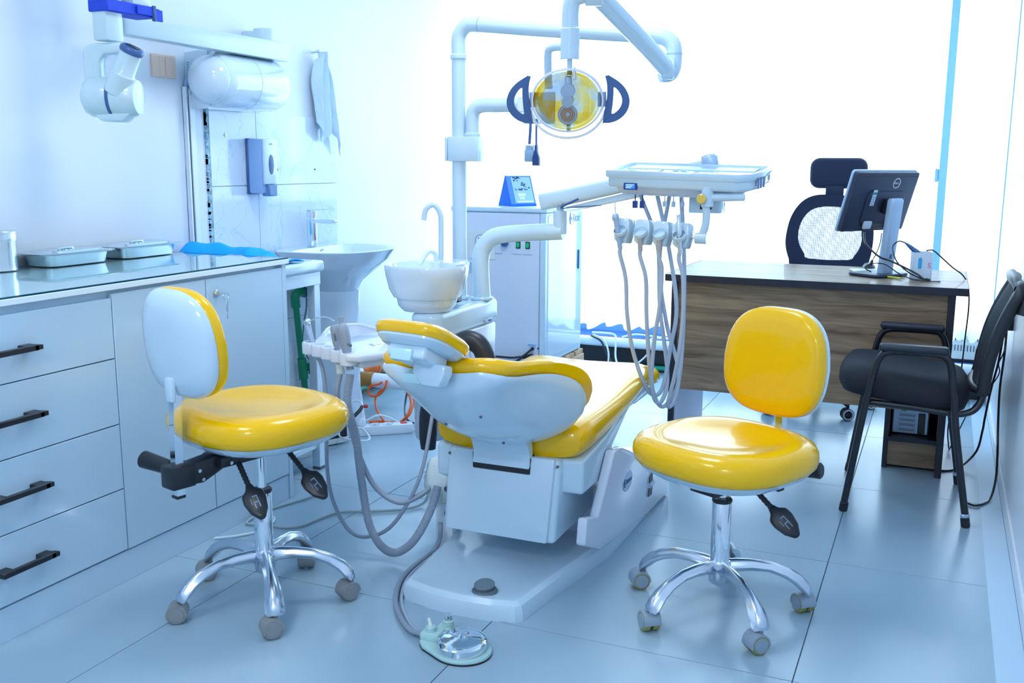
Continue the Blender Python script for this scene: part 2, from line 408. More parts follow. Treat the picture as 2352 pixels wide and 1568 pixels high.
wl = struct('wall_left', B().box((-3.0, Y0-.1, 0), (X0, 4.21, ZC)).box((-3.1, 4.21, 0), (-2.84, 6.2, ZC)), WALLM)
struct('wall_right', B().box((X1, Y0-.1, 0), (X1+.15, 6.2, ZC)), WALLM)
struct('wall_front', B().box((-3.1, Y0-.15, 0), (X1+.15, Y0, ZC)), WALLM)
struct('ceiling', B().box((-3.1, Y0-.1, ZC), (X1+.15, 6.2, ZC+.1)), CEILM)
wb = struct('wall_back', B().box((-2.84, 5.765, 0), (X1, 6.1, .19)).box((-2.84, 5.95, 2.45), (X1, 6.1, ZC)), BLK)
for k in range(5):   # black skirting panels below the sill
    x0 = -2.84+k*.626
    obj('panel', B().box((x0+.003, 5.756, .0), (x0+.623, 5.766, .185), .002, 1), BLK, wb)
struct('trim_1', B().box((-2.84, 5.75, .186), (X1, 5.95, .2), .004, 1), SILLB)
struct('baseboard_left', B().box((-2.84, 4.215, .005), (-2.832, 5.755, .15), .002, 1), BLK)
struct('baseboard_right', B().box((X1-.010, 4.3, 0), (X1+.002, 5.755, .055), .003, 1).box((X1-.010, 1.0, 0), (X1+.002, 4.296, .055), .003, 1), WALLM)
struct('trim_2', B().box((X1-.085, .9, -.001), (X1-.012, 5.75, .0012), .0004, 1), mat('pale_floor_strip', (.50, .68, .84), .35, bump=.03))

# window: frame bars and panes
wn = B().box((-2.84, 5.93, .2), (X1, 5.99, .25)).box((-2.84, 5.93, 2.40), (X1, 5.99, 2.45))
wn = struct('window_1', wn, ALUF)
mxs = (-2.81, -1.40, -.01, .27)
for x in mxs: obj('mullion', B().box((x-.03, 5.92, .25), (x+.03, 5.99, 2.40), .004, 1), ALUF, wn)
for a, b in zip(mxs[:-1], mxs[1:]):
    obj('transom', B().box((a+.03, 5.925, 1.155), (b-.03, 5.985, 1.225), .004, 1), ALUF, wn)
    for z0, z1 in ((.25, 1.155), (1.225, 2.40)):
        if b-a > .3: obj('pane', B().box((a+.03, 5.953, z0), (b-.03, 5.959, z1)), PANE, wn)

# curtains
def curtain(x0, x1, n, amp, y, label, z0, seed, taper=0.):
    rnd = random.Random(seed); ph = [rnd.uniform(0, 6.28) for _ in range(5)]
    def f(u, v, off):
        z = z0+(2.56-z0)*v; x = x0+(x1-x0)*u; g = u*n*2*pi
        w = sin(g+ph[0]+.5*sin(g*.37+ph[1]))+.35*sin(g*2.1+ph[2])
        a = amp*(.75+.4*sin(g*.21+ph[3]))*(1-.25*v)
        return (x+.25*amp*cos(g+ph[0])+taper*(1-v)*sin(3.1*v)*(u-.5), y+a*w+off, z+(1-v)*(.012*sin(g+ph[0]+.8)+.010*sin(g*.43+ph[4]) + .015*(u-.5)))
    b = B().grid(lambda u, v: f(u, v, 0), n*14, 16)
    o = obj('curtain', b, CURT)
    tag(o, label, 'curtain', 'sheer curtains along the window'); return o
curtain(-2.78, -1.50, 11, .030, 5.655, 'sheer white curtain behind the white machine cabinet and dental lamp', .272, 3)
curtain(-1.46, -.05, 12, .030, 5.66, 'sheer white curtain hanging behind the wooden desk and office chair', .268, 5)
curtain(.0, .272, 5, .024, 5.65, 'narrow sheer white curtain hanging in the corner by the right wall', .34, 8)
cr = obj('curtain_rail', B().box((-2.82, 5.63, 2.56), (.28, 5.68, 2.59), .004, 1), WPVC); tag(cr, 'white curtain rail above the window carrying the sheers', 'rail')

# wall tiles behind the basin (upright 30 x 62 cm slabs), rough left edge
ys = (3.285, 3.588, 4.206); zs = [1.455-.31*k for k in range(5)]+[.215, 0]
for a, b in zip(ys[:-1], ys[1:]):
    for z1, z0 in zip(zs[:-1], zs[1:]):
        obj('tile', B().box((X0-.002, a+.0012, z0+.0012), (X0+.008, b-.0012, z1-.0012), .0008, 1), MARB, wl)
rnd = random.Random(4); b = B()
prof = [(X0, 3.262+rnd.uniform(-.004, .004), z) for z in [i*.03 for i in range(49)]]
n0 = len(b.v)
b.box((X0-.001, 3.266, 0), (X0+.006, 3.2855, 1.455))
for k in range(60):
    z = rnd.uniform(.9, 1.45); b.box((X0, 3.264, z), (X0+.0065, 3.270+rnd.uniform(0, .006), z+rnd.uniform(.004, .02)))
obj('rough_edge', b, mat('rough_tile_edge', (.40, .62, .74), .8, bump=.8, bscale=120, var=.6, vscale=60), wl, label='rough unfinished pale blue tile edge')
for y, z, r in ((3.384, 1.356, .008), (3.727, 1.212, .004), (4.02, 1.212, .004)):
    o = obj('wall_screw', B().lathe([(0, 0), (r, 0), (r*.9, .004), (r*.45, .0045), (r*.4, .001), (0, .001)], place((X0+.008, y, z), (1, 0, 0)), 14), STEEL if r > .005 else DKGR)
    tag(o, {.0: ''}.get(r) or ('steel screw in the marble tile beside the soap dispenser' if r > .005 else ('small dark screw hole plug just right of the soap dispenser' if y < 3.9 else 'small dark screw hole plug below the hanging towel')), 'screw')

# cable trunking and cable up to the water heater
t = thing('cable_trunking', 'white vertical cable trunking on the wall with open top end', 'trunking', (X0, 3.165, 0))
obj('channel', B().box((X0, 3.143, .91), (X0+.022, 3.150, 1.535)).box((X0, 3.180, .91), (X0+.022, 3.187, 1.535)).box((X0, 3.143, .91), (X0+.004, 3.187, 1.535)), WPVC, t)
obj('cover', B().box((X0+.020, 3.158, .91), (X0+.026, 3.187, 1.530), .002, 1), WPVC, t)
c = obj('heater_cable', B().tube([(X0+.012, 3.160, 1.5), (X0+.014, 3.158, 1.56), (X0+.03, 3.165, 1.585), (X0+.05, 3.175, 1.575)], .007, 8), mat('pale_blue_cable', (.30, .52, .80), .4)); tag(c, 'pale blue cable curving out of the wall trunking', 'cable')

# light switch
t = thing('light_switch', 'beige double rocker light switch plate on the wall', 'light switch', (X0, 3.045, 1.56))
obj('plate', B().box((X0, 2.985, 1.562), (X0+.012, 3.108, 1.646), .003, 2), BEIGE, t)
for y in (3.018, 3.050): obj('rocker', B().box((X0+.008, y, 1.568), (X0+.0155, y+.029, 1.640), .002, 1), BEIGE, t)

# wall water heater
t = thing('water_heater', 'white horizontal capsule water heater on the wall over the tiles', 'heater', (X0, 3.25, 1.47))
Hc = V((-2.672, 0, 1.562)); HY = 3.175
obj('tank', B().lathe([(.0, .0), (.090, 0), (.101, .006), (.1065, .022), (.107, .05), (.107, .375), (.100, .395), (0, .40)], place((Hc.x, HY, Hc.z), (0, 1, 0)), 44), CER, t)
obj('end_dome', B().lathe([(0, -.066), (.030, -.064), (.058, -.055), (.078, -.040), (.090, -.022), (.0945, -.004), (.0945, .002), (0, .004)], place((Hc.x+.010, HY, Hc.z), (0, 1, 0)), 40), CER, t)
obj('back_shell', B().loft([[V((X0+.001+(x if x > 0 else 0), y, Hc.z+z)) for x, z in [(.0, -.105), (.07, -.112), (.11, -.108), (.11, .108), (.07, .112), (0, .105)]] for y in (HY-.004, HY+.34)]), CER, t)
obj('seam', B().lathe([(.1072, .0), (.1077, .001), (.1077, .002), (.1072, .003)], place((Hc.x, HY+.20, Hc.z), (0, 1, 0)), 44, False), SILV, t)
for z0, z1 in ((1.575, 1.640), (1.485, 1.562)):
    lb = obj('sticker', B().box((X0+.006, HY-.0052, z0), (X0+.034, HY-.0038, z1)), CARD, t, label='pale printed sticker on the rim')
    for k in range(6): obj('print_line', B().box((X0+.010, HY-.0058, z0+.006+k*.009), (X0+.010+.008+.012*rnd.random(), HY-.0050, z0+.010+k*.009)), INKP if z0 > 1.55 else INK, lb)

# hanging towel
def towel(u, v, off):
    # u across, v down
    s = (u-.5)*2; w = .022+.078*min(1, v*1.3)+.016*sin(v*6); z = 1.755-.36*v-.05*s*s*(1-v)+.05*v*sin(s*4+.5)-.02*v*v*s
    y = 4.045+.062*v+s*w; x = X0+.034+.020*sin(s*8+2*v)*(1-.3*v)+.006*sin(s*17+v*3)+.02*(1-v)**2*(1-s*s)+off
    return (x, y, z-.03*max(0, v-.85)*5*(1+s))
tw = obj('hand_towel', B().solid(lambda u, v: towel(u, v, .006), lambda u, v: towel(u, v, 0), 28, 20), mat('white_towelling', (.66, .82, .97), .95, bump=.9, bscale=260))
tag(tw, 'white hand towel hanging crumpled from a wall hook', 'towel')
hk = obj('towel_hook', B().cyl((X0, 4.042, 1.752), (X0+.03, 4.042, 1.756), .005, n=10).ball((X0+.033, 4.042, 1.757), .009, 10, 8), STEEL); tag(hk, 'small metal wall hook holding the white towel', 'hook')

# soap dispenser
t = thing('soap_dispenser', 'white and grey blue wall soap dispenser on the tiles', 'soap dispenser', (X0+.008, 3.56, 1.105))
xb = X0+.008
obj('back_plate', B().box((xb, 3.508, 1.108), (xb+.012, 3.606, 1.345), .003, 1), BLUED, t, label='dark blue edged back plate')
obj('body', B().box((xb+.010, 3.510, 1.112), (xb+.085, 3.604, 1.343), .008, 2), mat('dusty_blue_plastic', (.30, .48, .80), .3), t, label='dusty blue plastic body')
obj('front_cover', B().box((xb+.083, 3.512, 1.150), (xb+.098, 3.602, 1.343), .007, 2), WHT, t, label='white front cover')
obj('level_window', B().lathe([(0, -.001), (.6, -.001), (1, .002), (0, .006)], place((xb+.098, 3.555, 1.235), (1, 0, 0), (0, 0, 1)) @ M.Diagonal((.042, .017, 1, 1)), 24), BLUED, t, label='blue drop shaped level window')
obj('nozzle', B().box((xb+.062, 3.53, 1.100), (xb+.105, 3.585, 1.150), .004, 1), mat('steel_blue_plastic', (.12, .25, .50), .35), t, label='steel blue push nozzle')
text('bmilk', .012, wallmat((xb+.0982, 3.555, 1.322), (0, 1, 0), (0, 0, 1)), INKP, t)

# ------------------------------------------------------------------ X-ray arm
t = thing('xray_arm', 'white wall mounted dental X-ray tube head on a jointed arm', 'X-ray machine', (X0, 3.55, 1.6))
obj('wall_beam', B().prism([(2.66, 1.672), (3.60, 1.664), (3.60, 1.742), (2.66, 1.730)], .062, wallmat((-2.655, 0, 0), (0, 1, 0), (0, 0, 1)), .004), XRAY, t)
obj('wall_pivot', B().cyl((-2.70, 3.575, 1.62), (-2.70, 3.575, 1.80), .045, n=24, bev=.004).box((X0, 3.53, 1.63), (-2.70, 3.62, 1.79), .004, 1), XRAY, t)
def xr(px, pz): return V((-2.51+(px-247)*.00142*.92, 2.525+(px-247)*.00142*.39, 1.756-px*0+(-pz)*.00147))
obj('upper_post', B().box((-2.545, 2.595, 1.745), (-2.475, 2.675, 2.05), .006, 2), XRAY, t)
obj('post', B().box((-2.547, 2.485, 1.627), (-2.487, 2.560, 2.05), .008, 2), XRAY, t)
st = obj('strap', B().box((-2.553, 2.478, 1.716), (-2.470, 2.690, 1.753), .003, 1), BLUE, t, label='royal blue webbing strap')
obj('strap_end', B().box((-2.469, 2.60, 1.722), (-2.462, 2.70, 1.748), .001, 1).box((-2.466, 2.676, 1.708), (-2.460, 2.712, 1.745), .001, 1), BLUE, st)
obj('buckle', B().box((-2.470, 2.668, 1.706), (-2.456, 2.681, 1.756), .003, 1), BLUED, st)
yk = B().prism([(-.100, 0), (-.1, .10), (-.085, .118), (-.06, .124), (.040, .124), (.040, .090), (-.030, .088), (-.045, .070), (-.045, 0)], .05, wallmat((-2.497, 2.530, 1.497), (.92, .39, 0), (0, 0, 1)) @ M.Translation((-.0, 0, -.025)), .01, 3)
obj('yoke', yk, XRAY, t)
ax = V((.92, .39, 0)).normalized(); hc = V((-2.497, 2.530, 1.452))
obj('housing_end', B().lathe([(0, -.118), (.030, -.115), (.052, -.103), (.063, -.085), (.065, -.06), (.065, -.03), (.062, -.022), (0, -.02)], place(hc, ax), 36), XRAY, t)
obj('joint_ring', B().lathe([(0, -.023), (.0625, -.023), (.0635, -.020), (.0635, -.014), (.0625, -.012), (0, -.012)], place(hc, ax), 36), BLUED, t, label='dark blue joint ring')
obj('tube_housing', B().lathe([(0, -.013), (.062, -.013), (.063, 0), (.062, .05), (.054, .066), (.03, .072), (0, .073)], place(hc, ax), 36).prism([(-.075, -.055), (-.05, -.078), (.02, -.080), (.055, -.045)], .07, wallmat(hc, ax, (0, 0, 1)) @ M.Translation((0, 0, -.035)), .008, 2), XRAY, t)
ca = V((.30, -.25, .92)); cb = hc+ax*.015+V((.01, -.03, .03))
cn = obj('cone', B().lathe([(0, -.02), (.040, -.02), (.041, .045), (.035, .052), (.034, .12), (0, .122)], place(cb, V((.42, .05, .80))), 32), XRAY, t)
ca = V((.42, .05, .80)).normalized()
rm = obj('cone_rim', B().lathe([(0, .119), (.036, .119), (.038, .125), (.037, .134), (.032, .139), (0, .139)], place(cb, ca), 32), BLUED, t, label='dark blue cone rim')
obj('aperture', B().box((-.020, -.013, .137), (.020, .013, .1420), .001, 1, place(cb, ca, (1, .3, 0))), BLK, rm, label='black rectangular aperture')

# ------------------------------------------------------------------ base cabinet
FX = -2.175
t = thing('base_cabinet', 'long white gloss base cabinet with drawers under the glass topped counter', 'cabinet', (-2.478, 1.9, 0))
obj('carcass', B().box((X0+.003, .70, .0), (FX-.019, 2.955, .884)), CABM, t)
obj('plinth', B().box((FX-.030, .70, 0), (FX-.004, 2.93, .094), .001, 1), CABM, t)
obj('end_panel', B().box((X0+.003, 2.932, 0), (FX, 2.955, .884), .001, 1), CABM, t)
dz = (.862, .6835, .487, .2895, .0985)
for z1, z0 in zip(dz[:-1], dz[1:]):
    dr = obj('drawer', B().box((FX-.018, 1.387, z0+.0015), (FX, 2.1235, z1-.0015), .0012, 1), CABM, t)
    zc = z1-.092; 
    obj('handle', B().box((FX+.024, 1.672, zc-.009), (FX+.036, 1.836, zc+.006), .0015, 1).prism([(0, 0), (.036, 0), (.036, .024), (.024, .024), (0, .008)], .012, wallmat((FX, 1.824, zc-.0075), (1, 0, 0), (0, 1, 0))).box((FX-.001, 1.800, zc-.0085), (FX+.030, 1.836, zc+.0065), .001, 1).box((FX-.001, 1.672, zc-.0085), (FX+.030, 1.708, zc+.0065), .001, 1), BLK, dr)
for a, b, z1 in ((.70, 1.384, .862), (2.1275, 2.5225, .872), (2.5265, 2.930, .872)):
    d = obj('door', B().box((FX-.018, a, .0985), (FX, b, z1), .0012, 1), CABM, t)
    if a > 2.5:
        lk = V((FX, 2.572, .822))
        obj('lock', B().lathe([(0, 0), (.012, 0), (.0125, .006), (.010, .009), (0, .009)], place(lk, (1, 0, 0)), 20), CHR, d)
ky = thing('cabinet_key', 'small key on a ring hanging from the white cabinet door lock', 'key', (FX+.03, 2.572, .78))
obj('blade', B().box((FX+.006, 2.570, .820), (FX+.040, 2.574, .826)), CHR, ky)
obj('ring', B().tube([(FX+.040+.0*a, 2.572+.013*sin(a), .814-.013*cos(a)) for a in [2*pi*k/20 for k in range(21)]], .0012, 6, 1), CHR, ky)
obj('fob', B().box((FX+.039, 2.5715, .765), (FX+.042, 2.579, .800), .001, 1).box((FX+.0385, 2.573, .738), (FX+.041, 2.580, .766), .001, 1), STEEL, ky)

ct = obj('countertop', B().box((X0+.002, .69, .884), (FX+.008, 2.965, .9015), .0015, 1), CTOP); tag(ct, 'white counter slab on top of the long base cabinet', 'countertop'); base_origin(ct, (-2.475, 1.83, .884))
gt = thing('glass_sheet', 'clear green edged glass sheet lying over the white counter', 'glass sheet', (-2.475, 1.83, .9015))
obj('sheet', B().box((X0+.004, .70, .9018), (FX+.005, 2.960, .9065)), GSHEET, gt)
obj('polished_edge', B().box((FX+.0052, .70, .9018), (FX+.0062, 2.960, .9068)).box((X0+.004, 2.960, .9018), (FX+.0062, 2.961, .9066)), GEDGE, gt, label='dark teal edge of the glass')

# steel jar
ZT = .9068
t = thing('steel_jar', 'stainless steel cotton jar with knobbed lid on the counter', 'jar', (-2.712, 2.20, ZT))
obj('body', B().lathe([(0, 0), (.054, 0), (.058, .003), (.0575, .006), (.056, .02), (.056, .098), (0, .098)], place((-2.712, 2.20, ZT)), 36), STEEL, t)
ld = obj('lid', B().lathe([(0, .094), (.0585, .094), (.0595, .099), (.0585, .103), (.0585, .122), (.056, .125), (0, .126)], place((-2.712, 2.20, ZT)), 36), STEEL, t)
obj('knob', B().lathe([(0, .124), (.007, .124), (.007, .132), (.013, .137), (.013, .145), (0, .147)], place((-2.712, 2.20, ZT)), 20), STEEL, ld)

def itray(y0, y1, label):
    t = thing('instrument_tray', label, 'tray', (-2.69, (y0+y1)/2, ZT), 0, 'steel trays on the counter')
    cx, cy, hx, hy = -2.690, (y0+y1)/2, .0, .0
    rings = [sring((cx, cy), a, b, ZT+z, 44, e) for a, b, z, e in ((.060, (y1-y0)/2-.035, 0, 5), (.066, (y1-y0)/2-.029, .003, 5), (.072, (y1-y0)/2-.022, .036, 5.5), (.084, (y1-y0)/2, .040, 6), (.084, (y1-y0)/2, .0415, 6), (.070, (y1-y0)/2-.02, .0405, 5), (.06, (y1-y0)/2-.03, .006, 5))]
    obj('pan', B().loft(rings), STEEL, t)
    ld = [sring((cx, cy), a, b, ZT+z, 44, e) for a, b, z, e in ((.083, (y1-y0)/2-.001, .0422, 6), (.084, (y1-y0)/2, .0432, 6), (.078, (y1-y0)/2-.008, .0440, 6), (.064, (y1-y0)/2-.035, .0445, 5), (.060, (y1-y0)/2-.040, .0500, 5), (.056, (y1-y0)/2-.045, .0500, 5), (.050, (y1-y0)/2-.05, .0485, 5))]
    l = obj('lid', B().loft(ld), STEEL, t)
    obj('handle', B().lathe([(0, 0), (.022, 0), (.021, -.003), (.005, -.004), (0, -.004)], place((cx, cy, ZT+.050)), 24).tube([(cx-.006, cy-.030, ZT+.049), (cx-.006, cy-.022, ZT+.0535), (cx-.006, cy+.022, ZT+.0535), (cx-.006, cy+.030, ZT+.049)], .004, 8, 3), STEEL, l)
    return t
itray(2.300, 2.602, 'lidded stainless steel instrument tray beside the steel jar')
itray(2.616, 2.925, 'lidded stainless steel instrument tray farther along, nearer the tiles')

# ------------------------------------------------------------------ small white table with the blue cloth
t = thing('side_table', 'small white table with metal legs between counter and basin', 'table', (-2.51, 3.145, 0))
obj('tabletop', B().box((X0+.012, 2.975, .818), (-2.258, 3.325, .862), .012, 3), WHT, t)
obj('apron', B().box((X0+.02, 2.985, .765), (-2.272, 3.312, .818), .002, 1), WHT, t)
for x in (-2.740, -2.292):
    for y in (2.992, 3.290):
        l = obj('leg', B().box((x-.0185, y-.0185, .012), (x+.0185, y+.0185, .79), .002, 1), WHT, t)
        obj('foot_cap', B().box((x-.0185, y-.0185, 0), (x+.0185, y+.0185, .013), .001, 1), DKGR, l)
obj('lower_shelf', B().box((-2.75, 3.0, .09), (-2.285, 3.275, .115), .003, 1), WHT, t)
def cloth(u, v, off):
    x = -2.765+.495*u; s = (v-.5)*2
    e = min(1, u/.09)**.6*(1 if u < .74 else max(.10, 1-(u-.74)*5.2))
    h = (.056+.008*sin(u*6+.6)+.012*max(0, 1-abs(u-.72)/.10))*(1-abs(s)**2.4)*e+.005*sin(u*23+s*4)*(1-s*s)
    if u > .80: h += .012*max(0, sin((u-.80)*34+s*2))*(1-s*s)
    y = 3.085+s*.085*(1+.25*sin(u*9))+.07*max(0, u-.8)*3*s+.02*sin(u*5)
    return (x, y, .865+max(0, h)+off)
cl = obj('blue_cloth', B().solid(lambda u, v: cloth(u, v, .004), lambda u, v: cloth(u, v, 0), 34, 16), CLOTH); tag(cl, 'bright blue cloth heaped on the small white table', 'cloth')

# ------------------------------------------------------------------ pedestal basin
BC = V((-2.555, 3.90))
t = thing('pedestal_basin', 'white ceramic pedestal wash basin below the marble tiles', 'basin', (BC.x, BC.y, 0))
def bring(front, hw, z, n=56, back=-2.771):
    out = []
    for k in range(n):
        a = 2*pi*k/n; c, s = cos(a), sin(a)
        y = BC.y+hw*math.copysign(abs(s)**.8, s)
        x = -2.60+(front+2.60)*math.copysign(abs(c)**.85, c) if c > 0 else -2.60+(back+2.60)*-math.copysign(abs(c)**.35, c)
        out.append(V((x, y, z)))
    return out
bo = [bring(-2.50, .085, .655, back=-2.70), bring(-2.485, .10, .67, back=-2.72), bring(-2.475, .135, .70, back=-2.75), bring(-2.415, .215, .755), bring(-2.355, .262, .805), bring(-2.335, .272, .835), bring(-2.322, .284, .846), bring(-2.318, .286, .853), bring(-2.326, .280, .856)]
bi = [bring(-2.342, .258, .853, back=-2.685), bring(-2.36, .235, .835, back=-2.672), bring(-2.40, .18, .775, back=-2.65), bring(-2.47, .08, .735, back=-2.62), bring(-2.53, .02, .730, back=-2.60)]
obj('bowl', B().loft(bo+bi), CER, t)
obj('pedestal', B().loft([bring(-2.46, .105, 0, back=-2.70), bring(-2.463, .10, .02, back=-2.70), bring(-2.485, .085, .20, back=-2.69), bring(-2.49, .082, .50, back=-2.69), bring(-2.478, .098, .66, back=-2.70)]), CER, t)
obj('overflow', B().cyl((-2.66, 3.9, .813), (-2.655, 3.9, .812), .006, n=12), DKGR, t)
text('AQUA', .014, wallmat((-2.6715, 3.915, .838), (-.2, 1, 0), (.35, 0, 1)), INK, t)
fc = thing('basin_tap', 'chrome mixer tap standing on the ceramic basin', 'tap', (-2.715, 3.90, .856))
obj('body', B().cyl((-2.715, 3.9, .856), (-2.715, 3.9, .985), .024, n=28, bev=.002), CHR, fc)
obj('spout', B().prism([(0, -.006), (0, .014), (.09, .016), (.135, .010), (.135, .004), (.12, -.008), (.105, -.006), (.03, -.004)], .032, wallmat((-2.71, 3.916, .970), (1, 0, 0), (0, 0, 1)), .003, 2), CHR, fc)
obj('cartridge', B().cyl((-2.715, 3.9, .986), (-2.715, 3.9, .992), .019, n=24).cyl((-2.715, 3.9, .992), (-2.715, 3.9, 1.022), .0245, n=28, bev=.002), CHR, fc)
obj('lever', B().prism([(-.02, 0), (-.02, .004), (.105, .012), (.125, .013), (.125, .010), (.1, .007)], .022, wallmat((-2.715, 3.911, 1.022), (1, 0, 0), (0, 0, 1)), .001, 1), CHR, fc)

# supply plumbing beside the basin
t = thing('supply_pipe', 'green vertical water pipe with elbow and chrome valve by the basin', 'pipe', (-2.725, 3.80, 0))
px, py = -2.725, 3.765; pf = V((px, py+.075, 0)); pt_ = V((px, py, .615)); pa_ = lambda z: pf.lerp(pt_, z/.615)
obj('pipe', B().cyl(pf, pa_(.60), .0150, n=18), GREEN, t)
obj('elbow', B().cyl(pa_(.582), pa_(.625), .0215, n=18).tube([pa_(.615), pa_(.638)+V((0, .004, 0)), V((px, py+.028, .650))], .0215, 14, 6).cyl((px, py+.026, .650), (px, py+.055, .650), .0230, n=18), GREEN, t)
obj('tee', B().cyl(pa_(.235), pa_(.335), .0215, n=18).cyl(pa_(.285), pa_(.285)+V((0, .035, 0)), .019, n=16), GREEN, t)
obj('upper_valve', B().cyl((px, py+.055, .650), (px, py+.072, .650), .014, n=16).lathe([(0, 0), (.030, 0), (.031, .006), (.018, .014), (.014, .03), (0, .03)], place((px, py+.07, .650), (0, 1, 0)), 20), mat('blue_chrome_flange', (.12, .32, .60), .2, metal=.7), t, label='blue valve flange')
q_ = pa_(.285); qx, qy = q_.x, q_.y
obj('angle_valve', B().lathe([(0, 0), (.034, 0), (.032, .010), (.014, .016), (.014, .05), (0, .05)], place((qx, qy+.036, .285), (.2, 1, 0)), 20).cyl((qx, qy+.07, .27), (qx, qy+.07, .31), .011, n=14).cyl((qx, qy+.07, .285), (qx+.045, qy+.075, .285), .010, n=14).ball((qx+.05, qy+.075, .285), .016, 12, 8, (.6, 1, 1.4)), CHR, t)
obj('flexible_hose', B().tube([(px, py+.085, .645), (px+.004, py+.082, .58), (px-.002, py+.060, .48), (px+.004, py+.045, .40), (px+.006, py+.075, .335), (qx, qy+.07, .31)], .0058, 8, 10, ridge=.2), STEEL, t)

# drain and service pipes along the left wall
t = thing('drain_pipe', 'brown taped white drain pipe with orange socket along the wall', 'pipe', (-2.74, 4.3, 0))
obj('floor_elbow', B().tube([(-2.72, 4.20, 0), (-2.72, 4.20, .08), (-2.715, 4.20, .135), (-2.69, 4.20, .160), (-2.66, 4.20, .163)], .039, 20, 6), WPVC, t)
obj('taped_section', B().cyl((-2.685, 4.20, .162), (-2.572, 4.20, .165), .0375, n=24, bev=.002), TAPE, t, label='brown taped pipe section')
obj('white_section', B().cyl((-2.573, 4.20, .165), (-2.36, 4.21, .160), .036, n=24).tube([(-2.36, 4.21, .160), (-2.31, 4.215, .155), (-2.29, 4.22, .12), (-2.29, 4.22, 0)], .036, 20, 6), WPVC, t)
t = thing('waste_pipe', 'white waste pipe with orange collar running along the wall behind the taped pipe', 'pipe', (-2.79, 5.0, .10))
obj('collar', B().lathe([(0, 0), (.034, 0), (.036, .01), (.036, .09), (.042, .10), (.042, .12), (.038, .123), (.038, .130), (.043, .133), (.043, .160), (.040, .165), (0, .165)], place((-2.79, 4.40, .150), (.05, 1, .0)), 26), ORANGE, t, label='orange ribbed collar')
obj('clip_ring', B().cyl((-2.781, 4.567, .150), (-2.781, 4.579, .150), .044, n=24), STEEL, t)
obj('white_length', B().cyl((-2.781, 4.56, .150), (-2.781, 5.70, .150), .037, n=24), WPVC, t)
obj('floor_end', B().tube([(-2.79, 4.41, .150), (-2.792, 4.36, .145), (-2.795, 4.34, .11), (-2.795, 4.34, 0)], .033, 18, 6), WPVC, t)
g = obj('green_floor_pipe', B().cyl((-2.812, 4.215, .045), (-2.812, 5.74, .045), .016, n=16), GREEN2); tag(g, 'bright green pipe along the foot of the wall behind the basin', 'pipe')
g = obj('green_floor_pipe', B().cyl((-1.76, 5.728, .018), (.27, 5.728, .086), .0155, n=16), GREEN2); tag(g, 'bright green pipe along the foot of the window wall', 'pipe')
g = obj('conduit_pipe', B().cyl((-2.76, 5.715, .168), (.27, 5.715, .170), .030, n=20), WPVC); tag(g, 'thick white conduit pipe running along under the window', 'pipe')
g = obj('orange_conduit', B().cyl((-1.9, 5.745, .138), (-1.2, 5.745, .136), .006, n=8), ORANGC); tag(g, 'thin orange cable under the white conduit pipe', 'cable')

# ================================================================== dental chair
CX = -1.165
t = thing('dental_chair', 'reclined yellow and white dental chair on a white floor base', 'dental chair', (CX, 2.9, 0))
DC = t
# floor base with a dished top
out = [(-1.366, 2.362), (-1.350, 2.346), (-1.26, 2.322), (-1.17, 2.313), (-1.07, 2.319), (-1.00, 2.338), (-.984, 2.356), (-.960, 2.54), (-.930, 2.72), (-.905, 2.886), (-.903, 3.10), (-.903, 3.30), (-1.43, 3.30), (-1.43, 3.0), (-1.425, 2.86), (-1.40, 2.66), (-1.380, 2.48)]
cxy = V((-1.17, 2.8))
def inset(d, z):
    r = []; n = len(out)
    for i in range(n):
        p = V(out[i]); a = (V(out[i])-V(out[i-1])).normalized(); b = (V(out[(i+1) % n])-V(out[i])).normalized(); tt = (a+b).normalized()
        nn = V((-tt.y, tt.x)); nn = nn if (cxy-p).dot(nn) > 0 else -nn
        q = p+nn*d; r.append(V((q.x, q.y, z)))
    return r
ctr = [V((CX+(p[0]-CX)*.25, 2.8+(p[1]-2.8)*.25, .043)) for p in out]
obj('floor_base', B().loft([inset(0, 0), inset(0, .026), inset(.006, .044), inset(.020, .056), inset(.034, .0555), [V((CX+(p[0]-CX)*.70, 2.8+(p[1]-2.8)*.78, .047)) for p in out], ctr]), WHT, t, ang=.5)
fb = obj('foot_button', B().lathe([(0, 0), (.036, 0), (.037, .006), (.033, .011), (.018, .012), (0, .012)], place((-1.113, 2.385, .050), (0, -.02, 1)), 32), DKGR, t, label='dark grey round foot button')
obj('button_top', B().lathe([(0, .0), (.012, .0), (.029, .008), (.030, .015), (.027, .018), (0, .019)], place((-1.115, 2.390, .058), (-.03, -.16, 1)), 32), mat('grey_ribbed_rubber', (.16, .22, .27), .5, bump=.8, bscale=420), fb)
